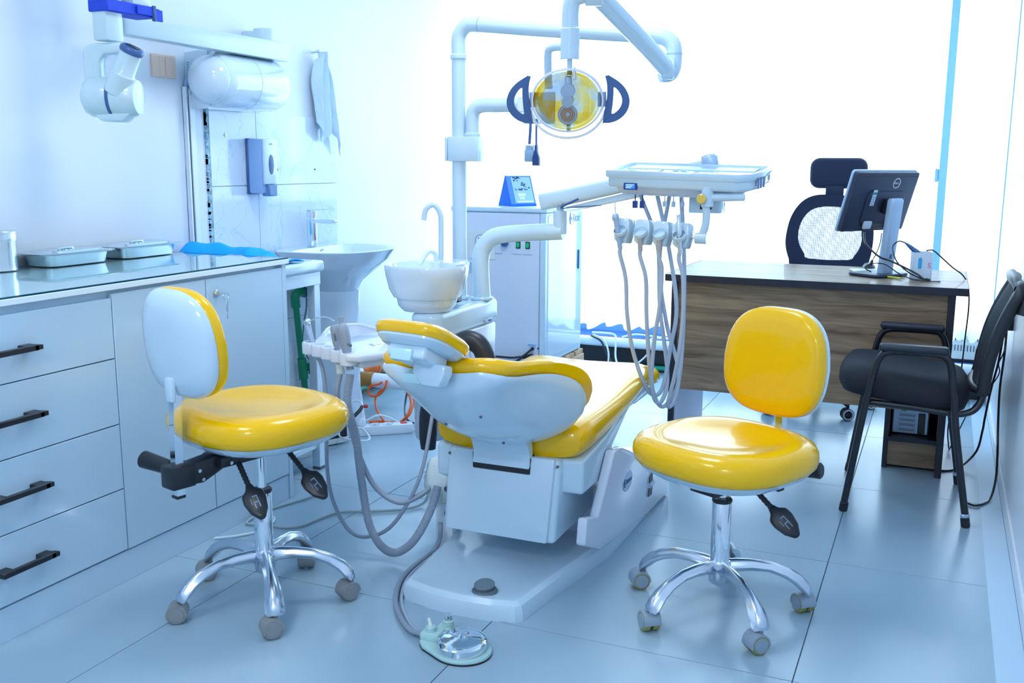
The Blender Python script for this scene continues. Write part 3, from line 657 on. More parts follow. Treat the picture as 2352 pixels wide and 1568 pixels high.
# lift housing on the far side
obj('lift_housing', B().prism([(2.60, .145), (2.615, .225), (2.72, .195), (2.865, .362), (2.95, .352), (3.22, .245), (3.56, .085), (3.56, .002), (3.26, .02), (3.05, .045), (2.74, .082)][::-1], .032, wallmat((-.888, 0, 0), (0, 1, 0), (0, 0, 1)) @ M.Translation((0, 0, -.032)), .008, 2).box((-1.32, 2.95, .04), (-.912, 3.5, .20), .01, 2), WARM, t)
bd = obj('badge', B().lathe([(0, 0), (.030, 0), (.029, .003), (0, .0035)], place((-.888, 3.01, .222), (1, 0, 0), (0, 0, 1)) @ M.Diagonal((1.15, 1.75, 1, 1)), 32), SILV, t, label='silver oval maker badge')
text('Ritter', .022, wallmat((-.8840, 3.020, .222), (0, 1, 0), (0, 0, 1)), INK, bd, sx=1.25)
obj('emblem', B().tube([(-.8843, 2.978+.012*cos(a), .222+.013*sin(a)) for a in [pi*.35+k*pi*1.3/12 for k in range(13)]], [.0006, .002, .0006], 6, 1).ball((-.8843, 2.979, .222), .0032, 8, 6, (.3, 1, 1)), INK, bd)
obj('side_slot', B().prism([(3.275, .082), (3.285, .150), (3.325, .165), (3.325, .10), (3.318, .078)], .004, wallmat((-.8895, 0, 0), (0, 1, 0), (0, 0, 1))), BLK, t, label='black slot in the housing side')
obj('slot_bar', B().cyl((-.8855, 3.278, .122), (-.8855, 3.325, .122), .009, n=12), SILV, t)
# column box under the seat
obj('column_box', B().prism([(2.598, .132), (2.641, .382), (3.16, .40), (3.16, .132)][::-1], .372, wallmat((-.985, 0, 0), (0, 1, 0), (0, 0, 1)) @ M.Translation((0, 0, -.372)), .014, 3), WHT, t)
obj('rear_panel', B().prism([(-1.343, .135), (-1.006, .135), (-.998, .385), (-1.326, .385)], .022, M(((1, 0, 0, 0), (0, .172, -.985, 2.571), (0, 1, .1, 0), (0, 0, 0, 1))) @ M.Translation((0, 0, -.012)), .008, 2), WHT, t)
obj('seat_tub', B().prism([(2.662, .275), (2.664, .380), (2.9, .402), (3.17, .470), (3.19, .455), (3.10, .425), (2.95, .352), (2.88, .300), (2.82, .272)][::-1], .488, wallmat((-.921, 0, 0), (0, 1, 0), (0, 0, 1)) @ M.Translation((0, 0, -.488)), .020, 3), WHT, t)
for x in (-1.350, -.993):
    obj('screw', B().cyl((x, 2.66, .362), (x, 2.6335, .362), .004, n=10), DKGR, t)
obj('recess', B().box((-1.262, 2.6150, .332), (-1.073, 2.66, .385), .003, 1), BLK, t, label='black recess behind the backrest neck')
obj('legrest_support', B().box((-1.38, 3.1, .41), (-.95, 3.46, .45), .012, 2), WHT, t)
# seat and legrest cushion
sec = [(2.648, .205, .405, .452), (2.655, .232, .382, .480), (2.675, .246, .374, .502), (2.75, .252, .375, .508), (2.9, .254, .392, .508), (3.05, .254, .412, .514), (3.2, .252, .434, .528), (3.32, .248, .452, .545), (3.39, .240, .462, .548), (3.425, .222, .472, .540), (3.44, .19, .486, .525)]
def csec(y, hw, z0, z1, n=48, e=5.):
    c = (z0+z1)/2; h = (z1-z0)/2; r = []
    for k in range(n):
        a = 2*pi*k/n; ca, sa = cos(a), sin(a)
        x = hw*math.copysign(abs(ca)**(2/e), ca); z = h*math.copysign(abs(sa)**(2/2.6), sa)
        z -= .016*max(0, sa)*(1-(x/hw)**2)
        r.append(V((CX+x, y, c+z)))
    return r
obj('seat_cushion', B().loft([csec(*s) for s in sec]), YEL2, t)
fp = [(3.40, .20, .435, .52), (3.42, .225, .424, .528), (3.48, .228, .412, .522), (3.52, .222, .412, .512), (3.535, .214, .414, .505), (3.55, .222, .408, .510), (3.60, .220, .400, .500), (3.64, .205, .402, .488), (3.66, .18, .420, .472)]
obj('foot_pad', B().loft([csec(*s, e=4.) for s in fp]), YEL2, t)
obj('foot_plate', B().box((CX-.195, 3.36, .392), (CX+.195, 3.58, .410), .006, 2), SILV, t)
# backrest: shell and cushion share one curved form
A0, A1 = V((0, 2.195, .716)), V((0, 2.645, .432)); adir = (A1-A0); an = V((0, .53, .85))
WS = (.150, .185, .198, .208, .220, .234, .249, .263, .273, .278, .279, .274, .258, .222, .155)
CV = (.012, .020, .036, .056, .076, .094, .108, .117, .122, .122, .116, .104, .084, .056, .024)
def bk(u, v, off):
    x = (u*2-1); w = lerp_list(WS, v)
    if v < .03: w -= .025*(1-v/.03)
    p = A0+adir*v+an*(lerp_list(CV, v)*abs(x)**2.2+off)
    return V((CX+x*w, p.y-.03*(1-x*x)*max(0, 1-v*6)*0, p.z))
def rimf(u, v): return (max(0, 1-abs(2*u-1)**7)*max(0, 1-abs(2*v-1)**12))**.5
def belly(u, v): return .012+.055*(1-abs(2*u-1)**2)*sin(pi*min(1, v*.8+.15))
obj('back_shell', B().solid(lambda u, v: bk(.5+(u-.5)*.985, v, .004), lambda u, v: bk(.5+(u-.5)*.985, v, -belly(u, v)*rimf(u, v)-.004), 40, 40), WHT, t, ang=1.1)
obj('back_cushion', B().solid(lambda u, v: bk(.5+(u-.5)*1.03, -.012+v*.985,   .026+.036*rimf(u, v)-.016*(1-abs(2*u-1)**2)*sin(pi*v)), lambda u, v: bk(.5+(u-.5)*1.03, -.012+v*.985, .026-.027*rimf(u, v)), 44, 44), YEL2, t, ang=1.3)
nk = [V((0, 2.575, .462)), V((0, 2.612, .430)), V((0, 2.624, .400)), V((0, 2.622, .378)), V((0, 2.618, .360))]
def neck(u, v, off):
    i = min(int(v*4), 3); f = v*4-i; p = nk[i].lerp(nk[i+1], f); w = .092
    return V((CX+(2*u-1)*w, p.y-off*.75, p.z-off*.5))
obj('back_neck', B().solid(lambda u, v: neck(u, v, .014), lambda u, v: neck(u, v, -.02), 10, 20), WHT, t)
for x, v in ((-.055, .42), (.10, .30), (.05, .78)):
    p = bk(.5+x/.56, v, -belly(.5+x/.56, v)-.005); obj('screw', B().ball(p, .0045, 8, 6), DKGR, t)
obj('headrest_slot', B().box((-1.180, 2.150, .699), (-1.122, 2.205, .712), .003, 1, None), BLK, t, label='black headrest slot')
# headrest
hm = M.Translation((CX-.016, 2.155, .797)) @ M.Rotation(RD(3), 4, 'Y') @ M.Rotation(RD(-25), 4, 'X') @ M.Rotation(RD(-3), 4, 'Z')
hr = obj('headrest_pad', B().loft([sring((0, 0), a, b, z, 44, 3.6, hm) for a, b, z in ((.086, .093, -.001), (.099, .106, .003), (.104, .112, .014), (.102, .110, .026), (.092, .099, .035), (.074, .078, .036), (.04, .04, .030))]), YEL2, t)
obj('headrest_plate', B().loft([sring((0, 0), a, b, z, 44, 3.6, hm) for a, b, z in ((.070, .078, -.020), (.082, .090, -.017), (.095, .102, -.004), (.095, .102, .002))]), WHT, t)
br = obj('headrest_bracket', B().box((-.050, -.072, -.052), (.058, .05, -.016), .009, 3, hm).prism([(-.03, 0), (.060, 0), (.062, -.022), (.050, -.058), (.0, -.060), (-.03, -.03)], .05, wallmat(hm @ V((.024, -.010, -.045)), (1, 0, -.05), (0, .25, 1)) @ M.Translation((0, 0, -.05)), .008, 2), WHT, t)
obj('locking_lever', B().box((-.034, -.080, -.062), (.026, -.055, -.030), .006, 2, hm), mat('pale_mint_plastic', (.52, .80, .86), .25, coat=.2), br, label='pale mint locking lever')
obj('bracket_foot', B().box((-1.222, 2.125, .700), (-1.135, 2.19, .728), .007, 2), mat('pale_mint_plastic', (.52, .80, .86), .25, coat=.2), br)
# armrest on the far side
obj('armrest', B().tube([(-1.568, 2.9, .278), (-1.568, 2.9, .33), (-1.560, 2.9, .42), (-1.515, 2.9, .545), (-1.462, 2.9, .635), (-1.418, 2.9, .668), (-1.372, 2.9, .655), (-1.350, 2.9, .61), (-1.348, 2.9, .54)], [.024, .029, .030, .030, .030, .031, .031, .030, .028], 18, 8, sy=1.1), mat('black_armrest_rubber', (.018, .022, .032), .38, bump=.1, bscale=200), t, label='black looped armrest')
# bandaged suction valve beside the column
obj('valve_post', B().box((-1.447, 2.72, .002), (-1.385, 2.80, .16), .006, 2).box((-1.447, 2.735, .10), (-1.36, 2.795, .30), .006, 2), WPVC, t)
obj('bandage', B().loft([[V((-1.415+ (r+.004*sin(7*a+z*90))*cos(a)*1.05, 2.70+(r+.004*sin(5*a+z*70))*sin(a)*.8, z)) for a in [2*pi*k/28 for k in range(28)]] for r, z in ((.02, .175), (.036, .18), (.046, .20), (.052, .225), (.053, .25), (.048, .275), (.040, .30), (.030, .315), (.016, .322))]), BANDAGE, t, label='white gauze wrapped round the valve')
for z in (.235, .155): obj('fitting', B().cyl((-1.372, 2.675, z), (-1.372, 2.655, z), .009, n=14), STEEL, t)

# foot control
t = thing('foot_control', 'round chrome foot pedal on a mint base with a grey hose', 'foot pedal', (-1.058, 2.125, 0))
c = V((-1.058, 2.128))
pl = [(c.x+.079*cos(a), c.y+.072*sin(a)) for a in [RD(-118)+RD(236)*k/24 for k in range(25)]]
pl = [(p[0], p[1]) for p in pl]+[(-1.135, 2.215), (-1.160, 2.208), (-1.182, 2.150), (-1.178, 2.118), (-1.160, 2.098)]
obj('base_plate', B().prism(pl, .012, M.Translation((0, 0, .003)), .004, 2), MINT, t)
obj('rubber_rim', B().prism(pl, .004, M()), BLK, t)
dm = obj('dome', B().lathe([(.060, .012), (.064, .014), (.066, .022), (.066, .036), (.062, .040), (.048, .0445), (.030, .045), (.014, .050), (.006, .056), (0, .057)], place((c.x, c.y, 0), (.0, -.04, 1)), 48), CHR, t, label='polished chrome pedal dome')
obj('terminal_block', B().box((-1.180, 2.120, .012), (-1.125, 2.175, .036), .007, 2).box((-1.158, 2.165, .012), (-1.110, 2.212, .034), .007, 2), MINT, t)
obj('left_stud', B().cyl((-1.155, 2.140, .034), (-1.155, 2.140, .050), .014, n=16, bev=.002), MINT, t)
obj('toggle', B().cyl((-1.155, 2.140, .048), (-1.164, 2.146, .068), .006, .0045, 12), CREAM, t)
obj('right_stud', B().cyl((-1.128, 2.188, .032), (-1.128, 2.188, .052), .015, n=16, bev=.002), MINT, t)
obj('metal_knob', B().cyl((-1.128, 2.188, .050), (-1.128, 2.188, .060), .006, n=12).cyl((-1.128, 2.188, .058), (-1.128, 2.188, .066), .011, .013, 16), CHR, t)
hs = obj('hose', B().tube([(-1.175, 2.142, .020), (-1.24, 2.17, .012), (-1.335, 2.27, .010), (-1.395, 2.38, .010), (-1.425, 2.48, .010), (-1.432, 2.58, .011), (-1.425, 2.66, .016), (-1.412, 2.68, .05), (-1.405, 2.675, .085), (-1.412, 2.69, .105)], .0075, 10, 8), GREY, t)
obj('hose_strand', B().tube([(-1.175, 2.152, .016), (-1.236, 2.186, .009), (-1.322, 2.282, .008), (-1.381, 2.385, .008), (-1.411, 2.48, .008), (-1.418, 2.58, .009), (-1.410, 2.65, .014)], .0045, 8, 8), LGREY, hs)

# ================================================================== cuspidor unit
t = thing('cuspidor_unit', 'white water unit with spittoon bowl hung beside the dental chair', 'spittoon unit', (-1.74, 3.3, .30)); CU = t
def foot_print(d):
    a = rrect(-1.60-.125-d, 3.045-d, -1.60+d, 3.58+d, .045, 7); q = []
    for x, y in a: q.append((x if x > -1.66 else x-.16*min(1, max(0, (y-3.08)/.25)), y))
    return q
fpn = foot_print(0)
obj('lower_body', B().prism(foot_print(-.005), .375, M.Translation((0, 0, .252)), .012, 3), WARM, t)
obj('top_cap', B().prism(fpn, .095, M.Translation((0, 0, .626)), .022, 4), WHT, t)
obj('front_seam', B().box((-1.6048, 3.308, .345), (-1.6035, 3.3105, .622)), SILV, t)
b_ = obj('badge', B().box((-1.600, 3.425, .622+.012), (-1.5965, 3.50, .622+.028), .0015, 1), SILV, t, label='small silver maker badge')
text('Ritter', .012, wallmat((-1.5963, 3.47, .6420), (0, 1, 0), (0, 0, 1)), INK, b_)
obj('support_beam', B().box((-1.66, 3.22, .20), (-1.30, 3.34, .262), .01, 2).box((-1.72, 3.40, 0), (-1.64, 3.50, .26), .006, 2), WARM, t)
# bowl
bc = (-1.690, 3.130)
obj('bowl', B().loft([sring((bc[0]+dx, bc[1]), a, b, z, 44, 2.3) for a, b, z, dx in ((.10, .095, .768, 0), (.118, .112, .772, 0), (.134, .125, .80, 0), (.146, .134, .85, 0), (.150, .138, .880, 0), (.147, .135, .888, 0), (.138, .127, .886, 0), (.125, .115, .862, 0), (.10, .09, .825, 0), (.03, .03, .812, 0))]), CER, t)
obj('bowl_cup', B().loft([sring(bc, a, b, z, 40, 2.3) for a, b, z in ((.05, .05, .7195), (.085, .080, .722), (.103, .097, .742), (.108, .102, .77), (.1, .095, .778))]), CER, t)
obj('bowl_spout_wing', B().loft([[V((x, y, z)) for x, y in rrect(-1.665-w*.3, 3.16, -1.575+dx, 3.30, .03, 4)] for z, w, dx in ((.735, 0, -.07), (.80, 0, -.035), (.86, 0, -.018), (.885, 0, -.015), (.893, 0, -.022))]), CER, t)
obj('bowl_pivot', B().cyl((-1.69, 3.23, .715), (-1.69, 3.23, .745), .030, n=24, bev=.003), SILV, t)
obj('rinse_spout', B().tube([(-1.672, 3.17, .885), (-1.672, 3.165, .915), (-1.677, 3.155, .930), (-1.689, 3.135, .930), (-1.707, 3.105, .888)], .0085, 12, 6).cyl((-1.672, 3.17, .872), (-1.672, 3.17, .892), .018, n=18), WPVC, t)
obj('cup_filler', B().tube([(-1.722, 3.30, .86), (-1.720, 3.30, 1.0), (-1.722, 3.298, 1.06), (-1.745, 3.29, 1.092), (-1.772, 3.28, 1.075), (-1.780, 3.276, 1.035)], .0095, 12, 7).cyl((-1.722, 3.30, .862), (-1.722, 3.30, .885), .020, n=18), WHT, t)
obj('filler_block', B().box((-1.75, 3.27, .72), (-1.66, 3.33, .868), .012, 2), CER, t)

# ------------------------------------------------------------------ operating light on its pole
t = thing('operating_light', 'dental operating light with yellow reflector hanging from a bent white pole', 'dental lamp', (-1.74, 3.45, .72))
PR = .0275; PX, PY = -1.717, 3.45
obj('pole', B().cyl((PX, PY, .722), (PX, PY, 1.655), PR, n=28).cyl((PX, PY, .722), (PX, PY, .735), .036, n=28, bev=.002), WHT, t)
obj('pole_collar', B().cyl((PX, PY, 1.628), (PX, PY, 1.648), .0325, n=28, bev=.004), WHT, t)
obj('top_arm', B().tube([(PX, PY, 1.642), (PX, PY, 1.70), (PX+.010, PY, 1.728), (PX+.030, PY, 1.747), (PX+.070, PY, 1.752), (-1.40, PY, 1.725), (-1.05, PY, 1.690), (-.955, PY, 1.680), (-.915, PY, 1.668), (-.895, PY, 1.645), (-.890, PY, 1.615), (-.892, PY, 1.575), (-.905, PY, 1.553), (-.93, PY-.02, 1.550)], .0275, 20, 7), WHT, t)
for p, q in (((PX+.085, PY, 1.751), (PX+.089, PY, 1.7505)), ((-1.018, PY, 1.688), (-1.014, PY, 1.6875)), ((-.890, PY, 1.620), (-.890, PY, 1.616))):
    obj('joint_line', B().cyl(p, q, .0282, n=24), SILV, t)
obj('spring_arm', B().tube([(-.905, 3.43, 1.562), (-.940, 3.28, 1.628), (-.985, 3.08, 1.706), (-1.012, 2.96, 1.752)], .030, 20, 4), WHT, t)
obj('arm_knuckle', B().cyl((-.925, 3.415, 1.565), (-.885, 3.43, 1.565), .034, n=24, bev=.004), WHT, t)
obj('arm_knuckle', B().cyl((-1.04, 2.945, 1.750), (-.99, 2.965, 1.750), .036, n=24, bev=.004), WHT, t)
LX, LY = -1.088, 2.95
obj('drop_elbow', B().tube([(-1.010, 2.955, 1.752), (-1.05, LY, 1.748), (LX+.008, LY, 1.735), (LX, LY, 1.70), (LX, LY, 1.655)], .026, 20, 7), WHT, t)
obj('drop_tube', B().cyl((LX, LY, 1.560), (LX, LY, 1.652), .0295, n=28, bev=.002), WHT, t)
obj('lamp_stem', B().cyl((LX, LY, 1.515), (LX, LY, 1.562), .008, n=14), WHT, t)
obj('side_bracket', B().tube([(LX-.02, LY+.01, 1.600), (LX-.055, LY+.02, 1.602), (LX-.080, LY+.03, 1.596), (LX-.088, LY+.04, 1.572), (LX-.090, LY+.05, 1.515), (LX-.088, LY+.05, 1.48)], .0125, 14, 6), WHT, t)
# lamp head, facing back down the chair towards the camera
hd = V((LX+.002, LY-.02, 1.437)); zd = V((.28, -.95, -.14)); lm = place(hd, zd, (1, .28, 0))
def ell(r, z, a=.90, b=.77, n=44): return [lm @ V((r*a*cos(2*pi*k/n), r*b*sin(2*pi*k/n), z)) for k in range(n)]
DICH = mat('dichroic_reflector', (.9, .8, .4), .12, metal=.7)
_nt = DICH.node_tree; _b = _nt.nodes['Principled BSDF']; _tc = _nt.nodes.new('ShaderNodeTexCoord'); _n = _nt.nodes.new('ShaderNodeTexNoise'); _n.inputs['Scale'].default_value = 9
_v = _nt.nodes.new('ShaderNodeTexVoronoi'); _v.inputs['Scale'].default_value = 55; _v.inputs['Randomness'].default_value = .25
_nt.links.new(_tc.outputs['Object'], _v.inputs[0]); _nt.links.new(_v.outputs['Position'], _n.inputs[0])
_r = _nt.nodes.new('ShaderNodeValToRGB'); _e = _r.color_ramp.elements; _e[0].position = .36; _e[0].color = (.62, .80, .98, 1); _e[1].position = .66; _e[1].color = (.98, .72, .10, 1); _e.new(.47).color = (.85, .88, .92, 1); _e.new(.56).color = (.97, .86, .42, 1)
_nt.links.new(_n.outputs[0], _r.inputs[0]); _nt.links.new(_r.outputs[0], _b.inputs['Base Color'])
_tr = _nt.nodes.new('ShaderNodeBsdfTransparent'); _mx = _nt.nodes.new('ShaderNodeMixShader'); _mx.inputs[0].default_value = .62
_nt.links.new(_r.outputs[0], _tr.inputs[0]); _nt.links.new(_tr.outputs[0], _mx.inputs[1]); _nt.links.new(_b.outputs[0], _mx.inputs[2]); _nt.links.new(_mx.outputs[0], _nt.nodes['Material Output'].inputs[0])
obj('reflector', B().loft([ell(.118, .01), ell(.113, .012), ell(.103, -.012), ell(.082, -.034), ell(.05, -.050), ell(.015, -.056), ell(.012, -.060), ell(.05, -.056), ell(.085, -.039), ell(.107, -.015), ell(.118, .006)][1:], False, False), DICH, t, label='yellow and pale blue mirrored reflector')
obj('housing_rim', B().loft([ell(.123, -.006), ell(.126, .004), ell(.123, .014), ell(.117, .015), ell(.1175, -.004)], False, False), RIMP, t, label='pale violet rim')
obj('outer_guard', B().loft([[lm @ V((.125*cos(a), -.012+.098*sin(a)-.004*w, -.012+w*.010)) for a in [pi*(1.05+.9*k/24) for k in range(25)]] for w in (-1, 1)]+[[lm @ V((.131*cos(a), -.014+.104*sin(a), -.012+w*.010)) for a in [pi*(1.05+.9*k/24) for k in range(25)]] for w in (1, -1)], True, True, True) if False else B().tube([lm @ V((.116*cos(a), -.018+.096*sin(a), -.006)) for a in [pi*(1.04+.92*k/24) for k in range(25)]], .004, 8, 1), WPVC, t)
obj('lens', B().loft([ell(.113, .0135), ell(.09, .019), ell(.05, .023), ell(.005, .024)], False, True), mat_glass('lens_glass', (.98, .97, .96), .4), t, label='clear curved front lens')
obj('lamp_holder', B().box((-.010, -.01, -.05), (.010, .070, -.012), .003, 2, lm).cyl(lm @ V((0, .028, -.03)), lm @ V((0, .028, .002)), .022, n=24).cyl(lm @ V((0, .0, -.03)), lm @ V((0, -.004, .004)), .018, n=24), SILV, t)
obj('bulb_shield', B().lathe([(0, 0), (.0305, 0), (.031, .003), (.029, .005), (.027, .003), (0, .003)], lm @ M.Translation((0, -.042, -.006)), 32), SILV, t)
for r in (.009, .015, .021): obj('shield_ring', B().lathe([(r-.0018, .003), (r+.0018, .003), (r+.0012, .006), (r-.0012, .006)], lm @ M.Translation((0, -.042, -.006)), 28, False), TAPE, t)
obj('mount_strip', B().box((-.006, -.095, -.050), (.006, -.060, -.042), .002, 1, lm).box((.016, .062, .002), (.026, .100, .012), .002, 1, lm), WPVC, t)
for s in (-1, 1):
    hdl = [(0, .068), (.012, .071), (.05, .048), (.073, .018), (.076, -.012), (.062, -.042), (.035, -.062), (.004, -.066), (.004, -.066)]
    outer = [(.000, .072), (.010, .074), (.040, .056), (.062, .034), (.074, .008), (.074, -.018), (.062, -.042), (.040, -.060), (.015, -.068), (-.006, -.068), (-.001, -.03), (.006, .01), (.006, .045)]
    inner = [(.026, .036), (.029, .038), (.038, .031), (.047, .018), (.052, .004), (.051, -.012), (.044, -.026), (.034, -.036), (.025, -.041), (.021, -.038), (.023, -.022), (.025, .0), (.026, .020)]
    fm = lm @ M.Translation((s*.114, 0, -.008)) @ M.Diagonal((s, 1, 1, 1))
    outer = catc(outer[:1]*2+outer[1:2]*2+outer[2:9]+outer[9:10]*2+outer[10:], 4); inner = catc(inner, 4); kk = len(outer); inner = [inner[int(i_*len(inner)/kk)] for i_ in range(kk)]
    f_ = [[fm @ V((p[0], p[1], z)) for p in q] for q, z in ((outer, -.006), (outer, .006), (inner, .008), (inner, -.008))]
    h = obj('handle', B().loft(f_+[f_[0]], False, False), mat('blue_grey_handle', (.055, .13, .34), .45, bump=.05, bscale=300), t, label='blue grey D shaped handle')
    obj('handle_clip', B().box((-.022, -.02, -.012), (.004, .025, .0), .002, 1, fm), SILV, h)

# monitor branch on the lamp pole with two hanging leads
t = thing('monitor_branch', 'short bent white branch arm clamped to the lamp pole', 'arm', (PX, PY, 1.25))
obj('clamp', B().box((PX-.032, PY-.036, 1.252), (PX+.090, PY+.036, 1.345), .004, 2), WHT, t)
obj('clamp_strip', B().box((PX-.046, PY-.034, 1.254), (PX-.034, PY+.034, 1.343), .003, 1), WHT, t)
obj('branch_tube', B().tube([(PX+.057, PY, 1.345), (PX+.057, PY, 1.415), (PX+.068, PY, 1.446), (PX+.10, PY, 1.459), (PX+.16, PY, 1.459), (PX+.285, PY, 1.459)], .0265, 20, 6).cyl((PX+.057, PY, 1.345), (PX+.057, PY, 1.358), .031, n=24, bev=.003), WHT, t)
obj('mount_plate', B().box((PX+.275, PY-.03, 1.388), (PX+.40, PY-.02, 1.50), .003, 1).box((PX+.25, PY-.03, 1.43), (PX+.29, PY+.03, 1.488), .004, 1), WPVC, t)
bx, by = PX+.306, PY-.035
lv = thing('video_lead', 'dark video cable with grey plug hanging from the branch arm', 'cable', (bx, by, 1.24), 0, None)
obj('lead', B().tube([(bx+.003, by, 1.41), (bx+.003, by-.004, 1.36), (bx, by-.004, 1.315)], .0055, 8, 5), BLUED, lv)
obj('plug_body', B().box((bx-.018, by-.010, 1.252), (bx+.018, by+.008, 1.295), .004, 2).prism([(-.014, 0), (.014, 0), (.009, .018), (-.009, .018)], .014, wallmat((bx, by+.006, 1.293), (1, 0, 0), (0, 0, 1)) @ M.Translation((0, 0, 0)), .002, 1), mat('grey_connector', (.25, .40, .62), .4), lv)
for s in (-1, 1): obj('thumbscrew', B().cyl((bx+s*.015, by-.001, 1.292), (bx+s*.015, by-.001, 1.312), .003, n=8), STEEL, lv)
lp = thing('power_lead', 'dark power cable with black moulded plug hanging beside the grey plug', 'cable', (bx+.028, by, 1.23))
obj('lead', B().tube([(bx+.026, by, 1.405), (bx+.027, by-.004, 1.36), (bx+.028, by-.006, 1.31)], .004, 8, 5), BLUED, lp)
obj('plug_body', B().prism([(-.013, 0), (.013, 0), (.013, .028), (.008, .042), (.005, .050), (.004, .075), (-.004, .075), (-.005, .05), (-.008, .042), (-.013, .028)], .018, wallmat((bx+.028, by+.002, 1.238), (1, 0, 0), (0, 0, 1)) @ M.Translation((0, 0, -.002)), .002, 1), mat('dark_blue_plug', (.012, .05, .22), .4), lp)

# ------------------------------------------------------------------ delivery arm and tray
t = thing('delivery_arm', 'curved white delivery arm with control tray reaching over the dental chair', 'dental delivery unit', (-1.635, 3.5, .72))
obj('column', B().tube([(-1.635, 3.48, .722), (-1.640, 3.48, .80), (-1.642, 3.48, .87), (-1.632, 3.485, .920), (-1.60, 3.49, .958), (-1.55, 3.495, .975), (-1.45, 3.50, .985), (-1.345, 3.505, .992), (-1.310, 3.507, .994)], [.034, .034, .034, .0335, .033, .0325, .032, .0315, .031], 22, 7).cyl((-1.635, 3.48, .720), (-1.635, 3.48, .732), .045, n=28, bev=.003), WHT, t)
obj('swivel', B().cyl((-1.322, 3.505, .985), (-1.322, 3.505, 1.072), .0265, n=26, bev=.002).cyl((-1.322, 3.505, 1.072), (-1.322, 3.505, 1.095), .014, n=18), WHT, t)
am = wallmat((-1.322, 3.505, 1.09), (1, .02, .235), (-.235, 0, 1))
obj('balance_arm', B().loft([[am @ V((x, y*.5*(1-.22*k/3)+.028*(1-.3*k/3), z*(1-.2*k/3))) for y, z in rrect(-.064, -.032, .064, .032, .026, 5)] for k, x in ((0, -.068), (0, -.060), (1, .20), (2, .40), (3, .555), (3, .562))]), WHT, t)
obj('arm_end_cap', B().loft([[am @ V((x, (y*.5*.86+.030)*s, z*.84*s)) for y, z in rrect(-.064, -.032, .064, .032, .026, 5)] for x, s in ((.555, 1), (.575, 1.06), (.60, 1.0), (.61, .8))]), SILV, t)
obj('arm_underside', B().prism([(.02, -.01), (.55, -.005), (.30, -.035), (.10, -.032)], .04, am @ M.Translation((0, 0, -.02)), .004, 1), WHT, t)
for x in (-.02, .015): obj('screw', B().cyl(am @ V((x, .008, .030)), am @ V((x, .008, .0335)), .006, n=12), STEEL, t)
obj('arm_wires', B().tube([(-1.31, 3.48, 1.085), (-1.28, 3.478, 1.10), (-1.24, 3.475, 1.118)], .004, 8, 4).tube([(-1.31, 3.475, 1.080), (-1.25, 3.472, 1.088), (-1.15, 3.47, 1.096)], .0018, 6, 4), BLUED, t)
# tray, tipped slightly down to its far end
tm = M.Translation((-.802, 3.34, 1.206)) @ M.Rotation(RD(1.4), 4, 'Y') @ M.Rotation(RD(5.5), 4, 'X') @ M.Diagonal((.895, 1, 1, 1))
def tprism(poly, z0, z1, bev): return B().prism(poly, z1-z0, tm @ M.Translation((0, 0, z0)), bev, 3)
tp = [(-.272, -.135), (.215, -.150), (.262, -.115), (.285, -.02), (.285, .15), (-.262, .15), (-.272, .13)]
tray = obj('control_tray', tprism([(p[0]*.985, p[1]*.985) for p in tp], -.030, .018, .012), WHT, t)
obj('tray_rim', B().loft([[tm @ V((p[0]*k, p[1]*k, z)) for p in tp] for k, z in ((1.0, .004), (1.01, .010), (1.01, .022), (1.0, .027), (.97, .027), (.955, .020), (.955, .008))], False, False), WHT, t)
obj('tray_underside', B().loft([[tm @ V((p[0]*a+dx, p[1]*b+.01, z)) for p in tp] for a, b, z, dx in ((.90, .9, -.028, 0), (.80, .8, -.052, -.01), (.74, .74, -.058, -.01))]), WARM, t)
obj('work_mat', tprism([(-.235, .0), (.245, .0), (.245, .13), (-.235, .13)], .0185, .0215, .001), SILV, t)
BTN = mat('blue_grey_button', (.28, .46, .70), .4)
pan = obj('button_panel', tprism([(-.240, -.112), (.195, -.124), (.235, -.09), (.245, -.012), (-.235, -.012)], .0180, .0205, .001), WHT, t)
obj('display_frame', tprism([(-.145, -.098), (-.085, -.098), (-.085, -.03), (-.145, -.03)], .0205, .0225, .001), BTN, pan)
obj('display', tprism([(-.137, -.088), (-.093, -.088), (-.093, -.04), (-.137, -.04)], .0225, .0230, 0), LCDT, pan)
for i, (x, y, m_) in enumerate(((-.045, -.088, BTN), (-.015, -.088, BTN), (.015, -.088, BTN), (-.035, -.045, BTN), (-.005, -.045, BTN), (.045, -.042, BTN), (.085, -.085, AMB), (.118, -.105, AMB), (.122, -.058, AMB), (.152, -.082, AMB))):
    obj('button', B().lathe([(0, 0), (1, 0), (.92, .002), (0, .0026)], tm @ M.Translation((x, y, .0205)) @ M.Diagonal((.011, .012, 1, 1)), 18), m_, pan, label='amber button' if m_ is AMB else None)
text('Ritter', .016, tm @ M.Translation((-.195, -.06, .0208)) @ M.Diagonal((1, 1.6, 1, 1)), INKP, pan)
fmx = tm @ wallmat((0, -.1395, -.016), (1, -.03, 0), (0, 0, 1))
sc_ = obj('status_screen', B().box((-.205, -.020, -.002), (-.150, .004, .0025), .002, 1, fmx), mat('blue_bezel', (.01, .06, .30), .3), t, label='small blue status screen')
obj('screen_face', B().box((-.198, -.0165, .0025), (-.160, .000, .0031), 0, 1, fmx), LCD, sc_)
for k in range(3): obj('screen_text', B().box((-.195, -.014+k*.005, .0031), (-.175+.006*k, -.0115+k*.005, .0034), 0, 1, fmx), LCDT, sc_)
em = tm @ wallmat((.281, -.06, -.006), (.2, 1, 0), (0, 0, 1))
for k in range(3): obj('side_vent', B().box((-.02+k*.025, -.018, -.001), (-.007+k*.025, .016, .0015), 0, 1, em), BLUED, t)
